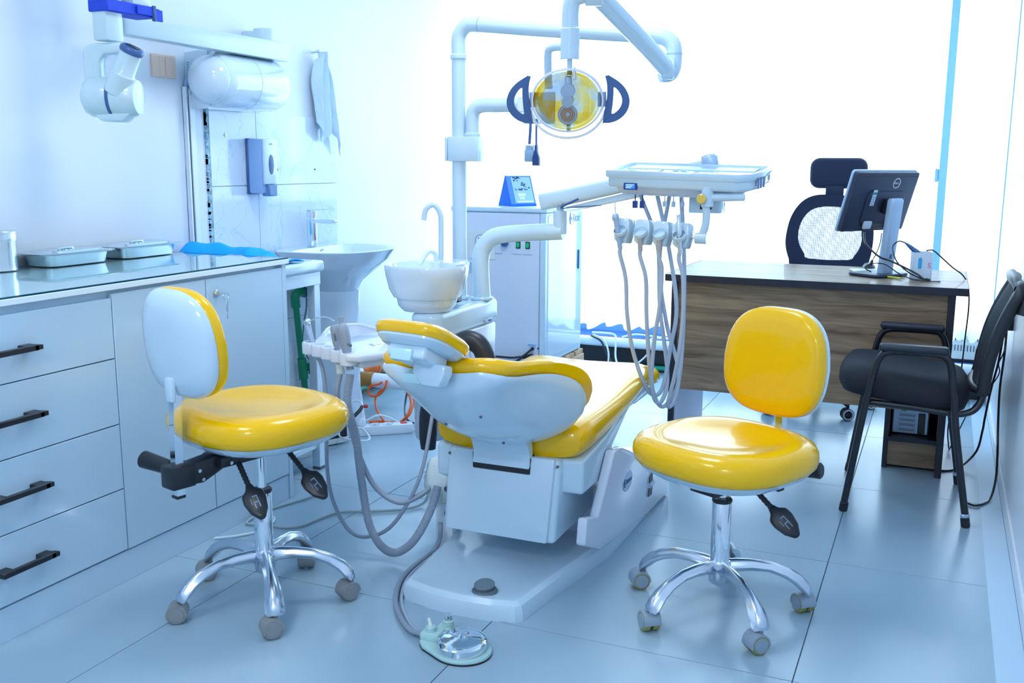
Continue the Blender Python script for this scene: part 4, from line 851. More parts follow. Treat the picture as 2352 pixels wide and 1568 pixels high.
# pivot block and grab handle under the tray
obj('pivot_block', B().prism(rrect(-.055, -.04, .055, .04, .012, 3), .055, M.Translation((-.735, 3.35, 1.085)), .006, 2), WHT, t)
obj('grab_handle', B().cyl((-.715, 3.215, 1.140), (-.585, 3.215, 1.143), .0135, .0115, 20, .002).cyl((-.705, 3.215, 1.11), (-.705, 3.215, 1.175), .020, n=20, bev=.002), WHT, t)
obj('handle_cap', B().cyl((-.718, 3.190, 1.136), (-.718, 3.182, 1.136), .0155, n=24, bev=.002), BURNT, t, label='amber mirrored knob cap')
obj('holder_arm', B().cyl((-.718, 3.25, 1.136), (-.718, 3.192, 1.136), .018, n=20).tube([(-.712, 3.215, 1.13), (-.706, 3.215, 1.09), (-.708, 3.215, 1.05), (-.718, 3.215, 1.02), (-.722, 3.215, 1.01)], .0125, 14, 6).cyl((-.740, 3.215, 1.008), (-.702, 3.215, 1.008), .018, n=22, bev=.002), WHT, t)
obj('holder_bar', B().cyl((-.995, 3.235, 1.022), (-.72, 3.216, 1.010), .0055, n=12), CHR, t)
hx = (-.984, -.913, -.847, -.779)
for i, x in enumerate(hx):
    y = 3.232-.004*i; z = 1.022-.003*i
    blk = [(-.027, -.030), (-.027, .036), (-.018, .042), (.026, .040), (.030, .0), (.020, -.042), (-.011, -.042)]
    hb = obj('holder_block', B().prism(blk, .052, wallmat((x, y+.012, z), (1, -.15, 0), (0, .12, 1)) @ M.Translation((0, 0, -.012)), .007, 2), WHT, t)
    obj('socket', B().lathe([(0, 0), (.022, 0), (.0225, .012), (.0205, .014), (.0205, .003), (0, .003)], place((x-.004, y-.036, z-.002), (-.12, -.62, .78)), 24), WHT, hb)
    obj('cord_slot', B().box((x-.009, y-.0425, z-.041), (x+.003, y-.030, z-.004), .002, 1), SILV, hb)
for i, (x, y) in enumerate(((-.955, 3.245), (-.930, 3.245), (-.855, 3.25), (-.825, 3.25), (-.795, 3.25), (-.727, 3.25), (-.705, 3.25))):
    d_ = i in (0, 1, 5, 6); m_ = mat('dark_blue_knob', (.01, .05, .28), .4) if i in (0, 1) else (BLK if d_ else SILV)
    obj('trim_knob', B().cyl((x, y, 1.115), (x, y, 1.145), .0022, n=8).box((x-(.008 if d_ else .0055), y-.007, 1.110-(.010 if d_ else .004)), (x+(.008 if d_ else .0055), y+.007, 1.124), .001, 1), m_, t)

# handpieces with their cords
def cord(pts, r=.0072): return B().tube(pts, r, 10, 7)
PT = 3.3
def handpiece(name, label, cat_, i, body, cordpts):
    x, y, z = hx[i]-.004, 3.190-.004*i, 1.02-.003*i
    t = thing(name, label, cat_, (x, y, z-.05), 0, None)
    body(t, x, y, z)
    obj('cord', cord([(x, y+.006, z-.050), (x-.001, y+.008, z-.075)]+cordpts), LGREY, t)
def syringe(t, x, y, z):
    obj('body', B().tube([(x, y+.004, z-.052), (x-.006, y-.002, z-.01), (x-.014, y-.006, z+.045)], [.008, .0085, .0095], 14, 4).ball((x-.016, y-.006, z+.05), .0125, 14, 10, (1, .9, 1.2)), SILV, t)
    obj('nozzle', B().tube([(x-.016, y-.006, z+.06), (x-.018, y-.006, z+.085), (x-.018, y-.006, z+.10), (x-.010, y-.006, z+.116)], .002, 8, 5), CHR, t)
def drill(t, x, y, z):
    obj('body', B().cyl((x, y+.004, z-.055), (x, y-.003, z-.006), .008, n=16), mat('tan_connector', (.50, .45, .42), .4), t)
    obj('coupling', B().lathe([(0, 0), (.0095, 0), (.0095, .004), (.007, .0045), (.007, .001), (0, .001)], place((x, y-.003, z-.007), (0, -.15, 1)), 20), CHR, t)
def motor(t, x, y, z):
    obj('body', B().lathe([(0, -.055), (.0075, -.055), (.0075, -.01), (.0095, -.008), (.010, .03), (.0085, .034), (.0085, .05), (.006, .053), (.006, .074), (.0035, .076), (0, .074)], place((x, y, z), (-.06, -.1, 1)), 20), STEEL, t)
handpiece('air_water_syringe', 'silver three way syringe in the first holder under the control tray', 'syringe', 0, syringe, [(-0.971, 3.210, 0.863), (-0.966, 3.220, 0.743), (-0.950, 3.240, 0.620), (-0.919, 3.260, 0.514), (-0.895, 3.280, 0.461), (-0.869, 3.290, 0.454), (-0.850, 3.300, 0.494), (-0.834, 3.310, 0.617), (-0.817, 3.310, 0.759), (-0.848, 3.310, 0.949), (-0.898, 3.310, 1.145)])
handpiece('drill_cord', 'tan drill coupling in the second holder with a hanging grey cord', 'drill', 1, drill, [(-0.898, 3.200, 0.868), (-0.898, 3.220, 0.747), (-0.891, 3.240, 0.594), (-0.887, 3.270, 0.496), (-0.868, 3.290, 0.424), (-0.840, 3.300, 0.417), (-0.802, 3.310, 0.497), (-0.794, 3.320, 0.680), (-0.799, 3.320, 0.918), (-0.817, 3.320, 1.144)])
handpiece('drill_cord', 'tan drill coupling in the third holder with a hanging grey cord', 'drill', 2, drill, [(-0.844, 3.200, 0.900), (-0.850, 3.210, 0.781), (-0.870, 3.230, 0.658), (-0.881, 3.250, 0.532), (-0.875, 3.270, 0.443), (-0.853, 3.290, 0.433), (-0.841, 3.310, 0.524), (-0.882, 3.330, 0.764), (-0.900, 3.340, 0.975), (-0.967, 3.340, 1.144)])
handpiece('air_motor', 'silver air motor handpiece in the fourth holder next to the holder arm', 'handpiece', 3, motor, [(-0.769, 3.190, 0.876), (-0.767, 3.200, 0.758), (-0.777, 3.210, 0.638), (-0.795, 3.230, 0.543), (-0.810, 3.240, 0.479), (-0.824, 3.260, 0.423), (-0.807, 3.280, 0.440), (-0.802, 3.310, 0.543), (-0.859, 3.340, 0.702), (-0.893, 3.350, 0.913), (-0.865, 3.350, 1.143)])

# ------------------------------------------------------------------ assistant tray with suction hoses
t = thing('assistant_tray', 'white assistant tray with hose holders on an arm beside the chair', 'tray', (-1.72, 2.8, .60))
tz = .668
ap = [(-1.880, 2.690), (-1.930, 2.80), (-1.985, 2.93), (-1.945, 3.03), (-1.87, 3.02), (-1.72, 2.92), (-1.56, 2.68), (-1.555, 2.62), (-1.60, 2.54), (-1.645, 2.52), (-1.70, 2.57), (-1.79, 2.64)]
obj('tray_plate', B().prism(ap, .026, M.Translation((0, 0, tz-.026)), .009, 3), WARM, t)
obj('tray_rim', B().tube([(x, y, tz+.001) for x, y in ((-1.915, 2.80), (-1.968, 2.925), (-1.93, 3.012), (-1.875, 3.003), (-1.73, 2.905), (-1.58, 2.69))], .006, 8, 5), WARM, t)
obj('tray_apron', B().prism([(-1.78, 2.67), (-1.70, 2.60), (-1.62, 2.56), (-1.58, 2.64), (-1.72, 2.86)], .03, M.Translation((0, 0, tz-.05)), .008, 2), WARM, t)
for x, y in ((-1.665, 2.70), (-1.645, 2.715), (-1.628, 2.73), (-1.65, 2.688)):
    obj('button', B().cyl((x, y, tz-.0005), (x, y, tz+.002), .0065, n=14), AMB if y > 2.70 else SILV, t)
hs_ = [(-1.870, 2.660), (-1.818, 2.635), (-1.766, 2.612), (-1.712, 2.585), (-1.656, 2.553)]
for x, y in hs_:
    obj('hose_holder', B().loft([[V((x+r*cos(a), y+r*sin(a), z)) for a in [2*pi*k/24 for k in range(24)]] for r, z in ((.024, tz-.040), (.028, tz-.036), (.029, tz-.004), (.026, tz+.001), (.018, tz+.001), (.016, tz-.006), (.015, tz-.036), (.018, tz-.040))]+[[V((x+.024*cos(a), y+.024*sin(a), tz-.040)) for a in [2*pi*k/24 for k in range(24)]]], False, False), WARM, t)
obj('support_arm', B().tube([(-1.72, 2.84, tz-.04), (-1.69, 2.92, tz-.06), (-1.68, 3.02, .56), (-1.68, 3.06, .54)], .018, 14, 6), WARM, t)
x, y = hs_[0]
s = thing('suction_syringe', 'grey three way syringe with bent metal tip in the assistant tray', 'syringe', (x, y, .62))
obj('body', B().tube([(x+.012, y, .640), (x+.002, y+.002, .675), (x-.012, y+.006, .712), (x-.022, y+.01, .735)], [.008, .009, .011, .012], 14, 5), SILV, s)
obj('head', B().ball((x-.008, y-.002, .735), .0105, 14, 10), CHR, s)
obj('tip', B().tube([(x-.004, y, .736), (x+.025, y+.01, .748), (x+.05, y+.02, .750), (x+.075, y+.03, .738)], .0018, 8, 6), CHR, s)
obj('hose', B().tube([(x+.012, y, .64), (-1.815, 2.64, .59), (-1.790, 2.62, .50), (-1.778, 2.6, .40), (-1.779, 2.6, .259), (-1.760, 2.6, .158), (-1.705, 2.6, .069), (-1.631, 2.6, .055), (-1.54, 2.61, .110), (-1.462, 2.64, .259), (-1.46, 2.72, .42), (-1.50, 2.84, .55)], .0065, 10, 8), GREY, s)
x, y = hs_[3]
s = thing('saliva_ejector', 'slim grey saliva ejector with slotted grip in the assistant tray', 'suction hose', (x, y, .62))
obj('handle', B().lathe([(0, -.05), (.0085, -.05), (.009, .0), (.013, .012), (.0145, .055), (.0135, .068), (.010, .074), (.006, .0745), (.005, .071), (0, .071)], place((x-.006, y+.002, tz+.003), (-.18, .05, 1)), 22), GREY, s)
obj('slide', B().box((-.003, -.0155, .025), (.003, -.0125, .048), .001, 1, place((x-.006, y+.002, tz+.003), (-.18, .05, 1), (1, .4, 0))), DKGR, s)
obj('tape_wrap', B().lathe([(0, 0), (.011, 0), (.014, .006), (.012, .02), (.0145, .032), (.012, .044), (0, .046)], place((x+.002, y+.004, .588), (-.1, 0, 1)), 16), BANDAGE, s)
obj('hose', B().tube([(x+.002, y+.004, .60), (-1.706, 2.56, .520), (-1.692, 2.6, .430), (-1.660, 2.6, .335), (-1.602, 2.6, .232), (-1.523, 2.61, .185), (-1.462, 2.64, .205), (-1.42, 2.68, .245)], .0088, 12, 44, ridge=.05), GREY, s)
x, y = hs_[4]
s = thing('suction_hose', 'thick ribbed grey suction hose with a fat handpiece in the assistant tray', 'suction hose', (x, y, .62))
obj('handle', B().lathe([(0, -.06), (.0115, -.06), (.0125, -.01), (.0165, .01), (.0185, .055), (.018, .072), (.012, .085), (.0085, .088), (.0085, .106), (.007, .107), (.006, .103), (0, .103)], place((x-.008, y+.004, tz+.004), (-.22, .05, 1)), 24), GREY, s)
obj('lever', B().cyl((x+.008, y-.012, tz+.03), (x+.020, y-.016, tz+.026), .004, n=10), DKGR, s)
obj('hose', B().tube([(x+.004, y, .60), (-1.650, 2.53, .510), (-1.642, 2.56, .40), (-1.631, 2.57, .258), (-1.606, 2.57, .115), (-1.562, 2.57, .045), (-1.505, 2.57, .034), (-1.445, 2.58, .085), (-1.400, 2.60, .18), (-1.395, 2.64, .245)], .0135, 14, 44, ridge=.09), GREY, s)

# ================================================================== operator stools
def stool(loc, rz, zs, zb, base_rot, label, tyre, side, levers, swl, pn, bs):
    """zs: seat mid height, zb: backrest centre height; local +y is where the sitter faces"""
    t = thing('operator_stool', label, 'stool', (loc[0], loc[1], 0), rz, 'yellow dental stools')
    def P(n, b, m, **k): return obj(n, b, m, t, True, **k)
    P('hub', B().lathe([(0, .082), (.020, .082), (.028, .090), (.031, .11), (.033, .148), (.030, .154), (0, .154)], None, 28), ALU)
    for k in range(5):
        a = base_rot+2*pi*k/5; d = V((cos(a), sin(a), 0)); n = V((-sin(a), cos(a), 0)); rings = []
        for r, z, w, h in ((.018, .130, .018, .026), (.045, .1365, .0215, .022), (.09, .1385, .0185, .019), (.14, .134, .018, .018), (.185, .118, .0205, .0185), (.215, .100, .0245, .0195), (.235, .080, .027, .019), (.246, .066, .0265, .014), (.250, .058, .021, .009)):
            tl = 0 if r < .13 else min(1.15, (r-.13)*9.5)
            e1 = n; e2 = V((0, 0, 1))*cos(tl)+d*sin(tl)
            c = d*r+V((0, 0, z))
            rings.append([c+e1*w*cos(q)*(1-.25*(sin(q) > .1))+e2*h*(sin(q) if sin(q) > 0 else sin(q)*.75) for q in [2*pi*j/18 for j in range(18)]])
        P('base_leg', B().loft(rings), ALU)
        sw = RD(swl[k])-rz; ax = V((cos(sw), sin(sw), 0)); fw = V((-ax.y, ax.x, 0)); c = d*.246-fw*.012+V((0, 0, .0275))
        cs = P('caster', B().cyl(d*.246+V((0, 0, .050)), d*.246+V((0, 0, .068)), .007, n=12).loft([[c+ax*x+fw*cos(q)*r+V((0, 0, 1))*sin(q)*r for q in [RD(-8)+RD(206)*j/18 for j in range(19)]] for x, r in ((-.024, .0285), (.024, .0285), (.024, .024), (-.024, .024))], True, True), CASTER if tyre is CASTER else CASTER2)
        for s in (-1, 1):
            w = obj('wheel', B().lathe([(0, 0), (.024, 0), (.0272, .003), (.0272, .017), (.024, .020), (0, .020)], place(c+ax*(s*.004), ax*s), 28), tyre, cs, True)
            obj('wheel_cap', B().lathe([(0, .0195), (.0205, .0195), (.0200, .0220), (0, .0228)], place(c+ax*(s*.004), ax*s), 28), CASTER if tyre is CASTER else CASTER2, cs, True)
    P('column', B().lathe([(0, .14), (.0265, .14), (.0265, .322), (.0255, .324), (0, .324)], None, 30), CHR)
    P('column_collar', B().lathe([(.014, .322), (.0255, .322), (.0282, .326), (.0282, .331), (.025, .335), (.014, .335)], None, 28), BLK)
    P('piston', B().cyl((0, 0, .32), (0, 0, zs-.085), .0140, n=24), CHR)
    # seat
    S = lambda a, b, z, e=2.7, dy=0: sring((0, dy), a, b, zs+z, 52, e)
    P('seat_shell', B().loft([S(.06, .06, -.078), S(.13, .125, -.074), S(.185, .178, -.062), S(.212, .203, -.046), S(.222, .213, -.034), S(.215, .206, -.030)]), WHT)
    def dish(a, b, z, e, sd):   # dished top with raised rear rim
        r = []
        for p in S(a, b, z, e): r.append(V((p.x, p.y, p.z+sd*(.010*cos(p.x*11)*0+.016*(p.y/.2)**2*(1 if p.y < 0 else .3)+.008*(p.x/.2)**2))))
        return r
    P('seat_cushion', B().loft([S(.205, .196, -.034), S(.222, .213, -.034), S(.231, .222, -.024), S(.235, .226, -.006), S(.233, .224, .014), S(.224, .215, .030), S(.208, .199, .040), dish(.190, .181, .043, 2.6, .3), dish(.165, .157, .038, 2.5, .6), dish(.13, .123, .031, 2.4, 1), dish(.085, .08, .027, 2.2, 1), dish(.04, .037, .026, 2, 1)]), YEL, ang=1.2)
    zm = zs-.090
    P('mechanism', B().box((-.045, -.16, zm-.018), (.045, .09, zm+.012), .006, 2).prism([(-.26, zm-.045), (-.26, zm+.006), (-.17, zm+.016), (-.10, zm+.01), (-.10, zm-.01), (-.20, zm-.05)], .05, wallmat((.025, 0, 0), (0, 1, 0), (0, 0, 1)) @ M.Translation((0, 0, -.05)), .006, 2).box((-.030, -.295, zm-.050), (.030, -.225, zm+.012), .006, 2), BLK)
    for x, y, z in ((.027, -.215, -.012), (.027, -.205, -.038), (.047, -.13, -.006), (.047, .03, -.004)):
        P('bolt', B().cyl((x*side, y, zm+z), (x*side+.004*side, y, zm+z), .005, n=12), STEEL)
    P('tension_knob', B().cyl((-.028, -.262, zm-.005), (-.128, -.285, zm+.006), .0195, .024, 22, .005), BLK)
    for y, sp in levers:
        a = V((side*.03, y, zm-.005)); u = V((side*.76, -.16 if sp == 0 else .10, -.63)).normalized()
        lv = P('lever', B().tube([a, a+u*.05, a+u*.105], .0085, 12, 9, ridge=.18), BLK)
        n = V(pn); n = (n-u*n.dot(u)).normalized(); mt = M((u.cross(n), -u, n)).transposed().to_4x4(); mt.translation = a+u*.150
        pd = obj('paddle', B().prism([(-.010, .058), (.010, .058), (.012, .044), (.029, .030), (.031, .008), (.024, -.024), (.007, -.050), (-.007, -.050), (-.024, -.024), (-.031, .008), (-.029, .030), (-.012, .044)], .020, mt @ M.Translation((0, 0, -.010)), .006, 2), BLK, lv, True)
        ic = B(); q = mt @ M.Translation((0, .0, .0102))
        for (x0, y0, x1, y1) in ((-.009, -.020, -.006, .018), (-.009, -.004, .006, .0), (.003, -.020, .006, -.002), (-.006, .014, .004, .018), (.010, -.006, .012, .012)): ic.box((x0, y0, 0), (x1, y1, .0006), 0, 1, q)
        obj('icon', ic, mat('grey_icon', (.16, .26, .38), .4) if 'grey_icon' not in bpy.data.materials else bpy.data.materials['grey_icon'], lv, True)
    # back post and backrest
    pb = [V((0, -.262, zm-.075)), V((0, -.262, zm+.04)), V((0, -.258, zb-.16)), V((0, -.250, zb-.08)), V((0, -.235, zb-.02))]
    P('back_post', B().tube(pb, .0165, 4, 6, ref=(1, 1, 0)), CHR, ang=.5)
    P('post_cap', B().box((-.013, -.276, zm-.080), (.013, -.249, zm-.072), .001, 1), BLK)
    # local z points forward (to the sitter), y up
    bm_ = M.Translation((0, -.250, zb)) @ M.Scale(bs, 4) @ M(((-1, 0, 0, 0), (0, -.10, .995, 0), (0, .995, .10, 0), (0, 0, 0, 1)))
    def R_(a, b, z, e=2.9, k=.0):
        r = []
        for p in sring((0, 0), a, b, 0, 52, e):
            w = 1-.10*(p.y/.155)     # a little narrower towards the top
            r.append(bm_ @ V((p.x*(w if p.y > 0 else 1+.02*p.y/.155), p.y, z+k*0+.55*p.x*p.x)))
        return r
    P('back_shell', B().loft([R_(.05, .05, -.030), R_(.10, .095, -.028), R_(.140, .13, -.020), R_(.158, .146, -.006), R_(.163, .152, .006), R_(.160, .149, .012)]), WHT, ang=1.1)
    P('shell_recess', B().box((-.018, -.2765, zb-.150), (.018, -.262, zb-.085), .006, 2), WHT)
    P('back_cushion', B().loft([R_(.150, .139, .008), R_(.158, .147, .010), R_(.1635, .1525, .022), R_(.161, .150, .040), R_(.150, .139, .050), R_(.12, .11, .055), R_(.06, .055, .056)]), YEL, ang=1.2)
    return t
stool((-1.722, 2.190), RD(74)-pi/2, .545, .785, RD(97)-(RD(74)-pi/2), 'yellow dental stool with its back to us beside the white drawers', CASTER, 1, [(-.10, 0), (.06, 1)], (30, -35, -58, -38, -22), (.6, -.5, .6), .955)
stool((-.505, 2.645), math.atan2(-.895, -.447)-pi/2, .470, .690, RD(92)-(math.atan2(-.895, -.447)-pi/2), 'yellow dental stool facing us in front of the wooden desk', OLIVE, -1, [(-.07, 0)], (-70, -58, -142, -46, -138), (-.45, .7, .55), 1.02)

# ================================================================== equipment cabinet
LOGOB = mat('logo_blue', (.06, .20, .46), .5)
t = thing('machine_cabinet', 'tall white compressor cabinet with green switches standing on a timber box', 'cabinet', (-1.98, 4.7, .26))
cx0, cx1, cy0, cy1, cz0, cz1 = -2.26, -1.752, 4.45, 4.98, .262, 1.032
obj('body', B().box((cx0, cy0+.012, cz0), (cx1, cy1, cz1-.022), .004, 1), WHT, t)
obj('top_panel', B().box((cx0-.004, cy0, cz1-.022), (cx1+.004, cy1+.004, cz1), .004, 2), WHT, t)
fp_ = obj('front_panel', B().box((cx0+.006, cy0+.002, cz0+.004), (cx1-.034, cy0+.016, cz1-.028), .002, 1), WARM, t)
obj('corner_strip', B().box((cx1-.030, cy0+.002, cz0+.002), (cx1, cy0+.016, cz1-.024), .003, 1), WHT, t)
obj('side_panel', B().box((cx1-.004, cy0+.03, cz0+.03), (cx1+.004, cy1-.012, cz1-.034), .003, 1), CER, t)
obj('gauge_plate', B().box((-2.160, cy0-.002, .775), (-2.02, cy0+.004, .915), .001, 1), CREAM, t)
g = obj('pressure_gauge', B().lathe([(0, 0), (.030, 0), (.031, .006), (.028, .010), (.026, .007), (0, .007)], place((-2.095, cy0-.002, .868), (0, -1, 0)), 32), SILV, t)
obj('dial', B().lathe([(0, .0072), (.025, .0072), (0, .0074)], place((-2.095, cy0-.002, .868), (0, -1, 0)), 28).box((-.001, .0, .0074), (.001, .018, .0084), 0, 1, wallmat((-2.095, cy0-.002, .868), (1, 0, .5), (-.5, 0, 1))), WINK, g)
obj('pointer', B().box((-.0015, -.004, .0078), (.0015, .019, .0092), 0, 1, wallmat((-2.095, cy0-.002, .868), (.8, 0, .6), (-.6, 0, .8))), INK, g)
obj('regulator_knob', B().cyl((-1.965, cy0, .862), (-1.965, cy0-.022, .860), .019, n=20, bev=.003), BLUED, t)
for x in (-1.896, -1.846):
    s = obj('rocker_frame', B().box((x-.0115, cy0-.004, .835), (x+.0115, cy0+.004, .869), .002, 1), BLK, t, label='black switch frame')
    obj('green_rocker', B().box((x-.008, cy0-.007, .840), (x+.008, cy0-.002, .864), .002, 1), BGREEN, s, label='glowing green rocker')
for x in (-2.0, -1.90, -1.84): obj('vent_slit', B().box((x-.028, cy0-.0004, .806), (x+.018, cy0+.003, .808)), SILV, t)
ru = obj('warning_label', B().box((-2.165, cy0-.0006, .70), (-2.135, cy0+.003, .76)), CARD, t)
for k in range(7): obj('print_line', B().box((-2.162, cy0-.0010, .705+k*.0075), (-2.150+.012*random.random(), cy0, .7085+k*.0075)), INKP, ru)
for z in (.352, .276):
    lb = obj('small_label', B().box((-1.842, cy0-.0006, z), (-1.796, cy0+.003, z+.014)), mat('blue_tint_label', (.42, .68, .95), .5), t)
    for k in range(2): obj('print_line', B().box((-1.838, cy0-.0011, z+.003+k*.005), (-1.800, cy0, z+.0055+k*.005)), INKP, lb)
obj('cable_gland', B().cyl((-1.815, cy0+.004, .342), (-1.815, cy0-.010, .342), .008, n=14), BLK, t)
obj('plug_hole', B().cyl((-1.787, cy0+.004, .345), (-1.787, cy0-.001, .345), .004, n=10), BLK, t)
text('Ritter', .056, wallmat((cx1+.0045, 4.872, .968), (0, 1, 0), (0, 0, 1)), LOGOB, t, sx=.8)
obj('emblem', B().tube([(cx1+.0045, 4.795+.020*cos(a), .968+.030*sin(a)) for a in [pi*.45+k*pi*1.1/12 for k in range(13)]], [.001, .0035, .001], 6, 1).ball((cx1+.0045, 4.798, .968), .008, 10, 6, (.1, 1, 1.2)), LOGOB, t)
obj('side_handle', B().box((cx1+.002, 4.90, .70), (cx1+.012, 4.912, .80), .003, 1), BLUED, t)
t = thing('timber_crate', 'rough timber box carrying the white machine cabinet', 'crate', (-1.98, 4.7, 0))
for k in range(4):
    y = 4.46+k*.14; obj('plank', B().box((-2.24, y, .236), (-1.742, y+.115, .258), .002, 1), PALLET, t)
for x in (-2.235, -1.99, -1.752): obj('bearer', B().box((x-.02+.01, 4.47, .02), (x+.02-.01+.012, 4.98, .236), .002, 1), PALLET, t)
obj('bottom_board', B().box((-2.24, 4.46, 0), (-1.742, 4.99, .02), .002, 1), PALLET, t)
# desk calendar
t = thing('desk_calendar', 'blue tented desk calendar standing on the white machine cabinet', 'calendar', (-1.91, 4.62, 1.032))
km = M.Translation((-1.965, 4.62, 1.033)) @ M.Rotation(RD(58), 4, 'Z')
obj('easel', B().prism([(-.062, 0), (.062, 0), (.003, .152), (-.003, .152)], .003, km @ wallmat((-.085, 0, 0), (0, 1, 0), (0, 0, 1)), .0005, 1).box((-.085, -.063, 0), (.065, -.058, .012), .001, 1, km), mat('calendar_blue', (.005, .16, .72), .5), t, label='plain blue side of the easel')
pm = km @ wallmat((0, -.0605, .002), (1, 0, 0), (0, .057, .15))
pg = obj('front_board', B().box((-.085, 0, -.002), (.065, .158, .002), .001, 1, pm), mat('calendar_print', (.10, .30, .75), .5), t, label='printed front of the calendar')
obj('page', B().box((-.060, .015, .002), (.055, .150, .004), .0005, 1, pm), mat('pale_page', (.40, .66, .98), .6), t)
ink = B()
for k in range(26):
    x = -.055+.10*random.random(); y = .075+.07*random.random(); ink.box((x, y, .004), (x+.004+.012*random.random(), y+.003+.006*random.random(), .0043), 0, 1, pm)
obj('page_print', ink, INK, t)
obj('page_title', B().box((-.035, .050, .004), (.010, .066, .0043), 0, 1, pm).box((-.030, .034, .004), (.0, .046, .0043), 0, 1, pm).box((-.045, .018, .004), (.05, .026, .0043), 0, 1, pm), WINK, t)

# ================================================================== desk
t = thing('office_desk', 'wood grain office desk with black edges and an open cabinet at one end', 'desk', (-.49, 4.6, 0))
obj('desktop', B().box((-1.088, 4.195, .748), (.112, 4.90, .774)), WOOD, t)
obj('desktop_edge', B().box((-1.091, 4.1925, .745), (.115, 4.1955, .775), .0008, 1).box((-1.091, 4.1955, .745), (-1.0885, 4.902, .775)).box((.1125, 4.1955, .745), (.115, 4.902, .775)), EDGE, t, label='black edge band')
sp = obj('end_panel', B().box((-1.062, 4.222, .003), (-1.036, 4.80, .745)), mat('pale_laminate', (.50, .54, .72), .4), t, label='pale lilac end panel')
obj('panel_edge', B().box((-1.0625, 4.205, 0), (-1.0355, 4.222, .745), .0008, 1), EDGE, sp)
obj('modesty_panel', B().box((-1.035, 4.228, .264), (.043, 4.246, .745)), WOOD, t)
ep = obj('far_panel', B().box((.045, 4.222, .003), (.070, 4.80, .745)), WOOD, t)
obj('panel_edge', B().box((.0445, 4.205, .0), (.0705, 4.222, .745), .0008, 1), EDGE, ep)
pdl = obj('open_cabinet', B().box((-.160, 4.27, .003), (-.142, 4.75, .745)).box((-.142, 4.27, .118), (.045, 4.75, .136)).box((-.142, 4.73, .003), (.045, 4.75, .745)), EDGE, t)
obj('cabinet_front', B().box((-.141, 4.276, .015), (.044, 4.292, .117)), WOOD, pdl)
obj('cabinet_lining', B().box((-.1419, 4.30, .137), (-.1405, 4.72, .745)).box((.043, 4.29, .137), (.0445, 4.72, .745)), mat('pale_grey_lining', (.32, .36, .44), .4), pdl)
# computer in the desk cabinet, seen from the back
t = thing('computer_tower', 'computer tower with slotted back standing in the desk cabinet', 'computer', (-.05, 4.5, .136))
obj('case', B().box((-.134, 4.335, .1365), (.012, 4.69, .50), .003, 1), BLKM, t)
obj('back_plate', B().box((-.128, 4.331, .142), (.006, 4.336, .495), .001, 1), SILV, t)
for k in range(4):
    s = obj('slot_cover', B().box((-.112, 4.329, .150+k*.0205), (-.040, 4.3325, .166+k*.0205), .0006, 1), SILV, t)
    h = B()
    for r in range(2):
        for q in range(11): h.box((-.104+q*.0056, 4.3284, .153+k*.0205+r*.0055), (-.1005+q*.0056, 4.330, .157+k*.0205+r*.0055))
    o = obj('vent_holes', h, BLK, s); o['kind'] = 'stuff'
obj('dark_bay', B().box((-.032, 4.329, .143), (-.004, 4.333, .232), .002, 1), BLK, t)
obj('port_panel', B().box((-.10, 4.329, .236), (-.078, 4.333, .262)).box((-.126, 4.329, .24), (-.105, 4.333, .40)), PCB, t, label='green circuit board strip')
obj('rear_panel', B().box((-.076, 4.3285, .236), (.002, 4.3325, .262), .001, 1), SILV, t)

# monitor
nb = V((.78, -.57, 0)).normalized(); mr_ = V((.57, .78, 0)).normalized()   # back faces nb; mr_ runs to the right as seen from behind
t = thing('computer_monitor', 'black flat computer monitor seen from behind on a silver stand', 'monitor', (-.235, 4.56, .775))
rr_ = V((-nb.y, nb.x, 0)); MC = V((-.255, 4.60, 1.088)); upm = (V((0, 0, 1))*.955+nb*.29).normalized()
mm = wallmat(MC, rr_, upm)
obj('back_cover', B().prism(rrect(-.198, -.132, .198, .132, .012, 4), .022, mm @ M.Translation((0, 0, -.018)), .006, 2), MONB, t)
obj('silver_frame', B().prism(rrect(-.203, -.137, .203, .137, .014, 4), .012, mm @ M.Translation((0, 0, -.029)), .003, 2), SILV, t, label='silver front frame')
obj('screen', B().box((-.19, -.122, -.0300), (.19, .122, -.0288), 0, 1, mm), BLK, t)
obj('vent_strip', B().box((-.165, .114, .003), (.185, .118, .0048), .0005, 1, mm), BLK, t)
obj('rear_bulge', B().prism(rrect(-.10, -.105, .14, .05, .03, 4), .010, mm @ M.Translation((0, 0, .002)), .005, 2), MONB, t)
lg = obj('logo_ring', B().lathe([(.0195, 0), (.0225, 0), (.0225, .0012), (.0195, .0012)], mm @ M.Translation((.062, .085, .0042)), 32, False), WINK, t, label='pale round logo ring')
text('D', .0135, mm @ M.Translation((.0495, .085, .0052)), WINK, t, sx=1.05)
text('E', .0135, mm @ M.Translation((.0583, .085, .0052)) @ M.Rotation(RD(35), 4, 'Z'), WINK, t)
text('LL', .0135, mm @ M.Translation((.0705, .085, .0052)), WINK, t, sx=1.05)
st_ = obj('sticker', B().box((-.078, -.012, .0125), (-.053, .058, .0132), 0, 1, mm), CARD, t, label='pale service sticker')
obj('sticker_band', B().box((-.077, .038, .0132), (-.054, .048, .0136), 0, 1, mm), GREEN2, st_)
for k in range(4): obj('print_line', B().box((-.074, -.006+k*.010, .0132), (-.062+.006*(k % 2), -.003+k*.010, .0136), 0, 1, mm), INKP, st_)
obj('arm_bracket', B().box((.0, -.045, .010), (.085, .02, .045), .006, 2, mm), BLK, t)
obj('port_row', B().box((-.07, -.118, .004), (.08, -.096, .0125), .001, 1, mm), BLK, t)
obj('port_block', B().box((.055, -.112, .0125), (.068, -.085, .020), .001, 1, mm), mat('blue_connector', (.01, .03, .55), .4), t)
obj('tape_patch', B().box((-.088, -.115, .012), (-.040, -.078, .028), .008, 2, mm), mat('clear_tape', (.62, .76, .90), .25), t)
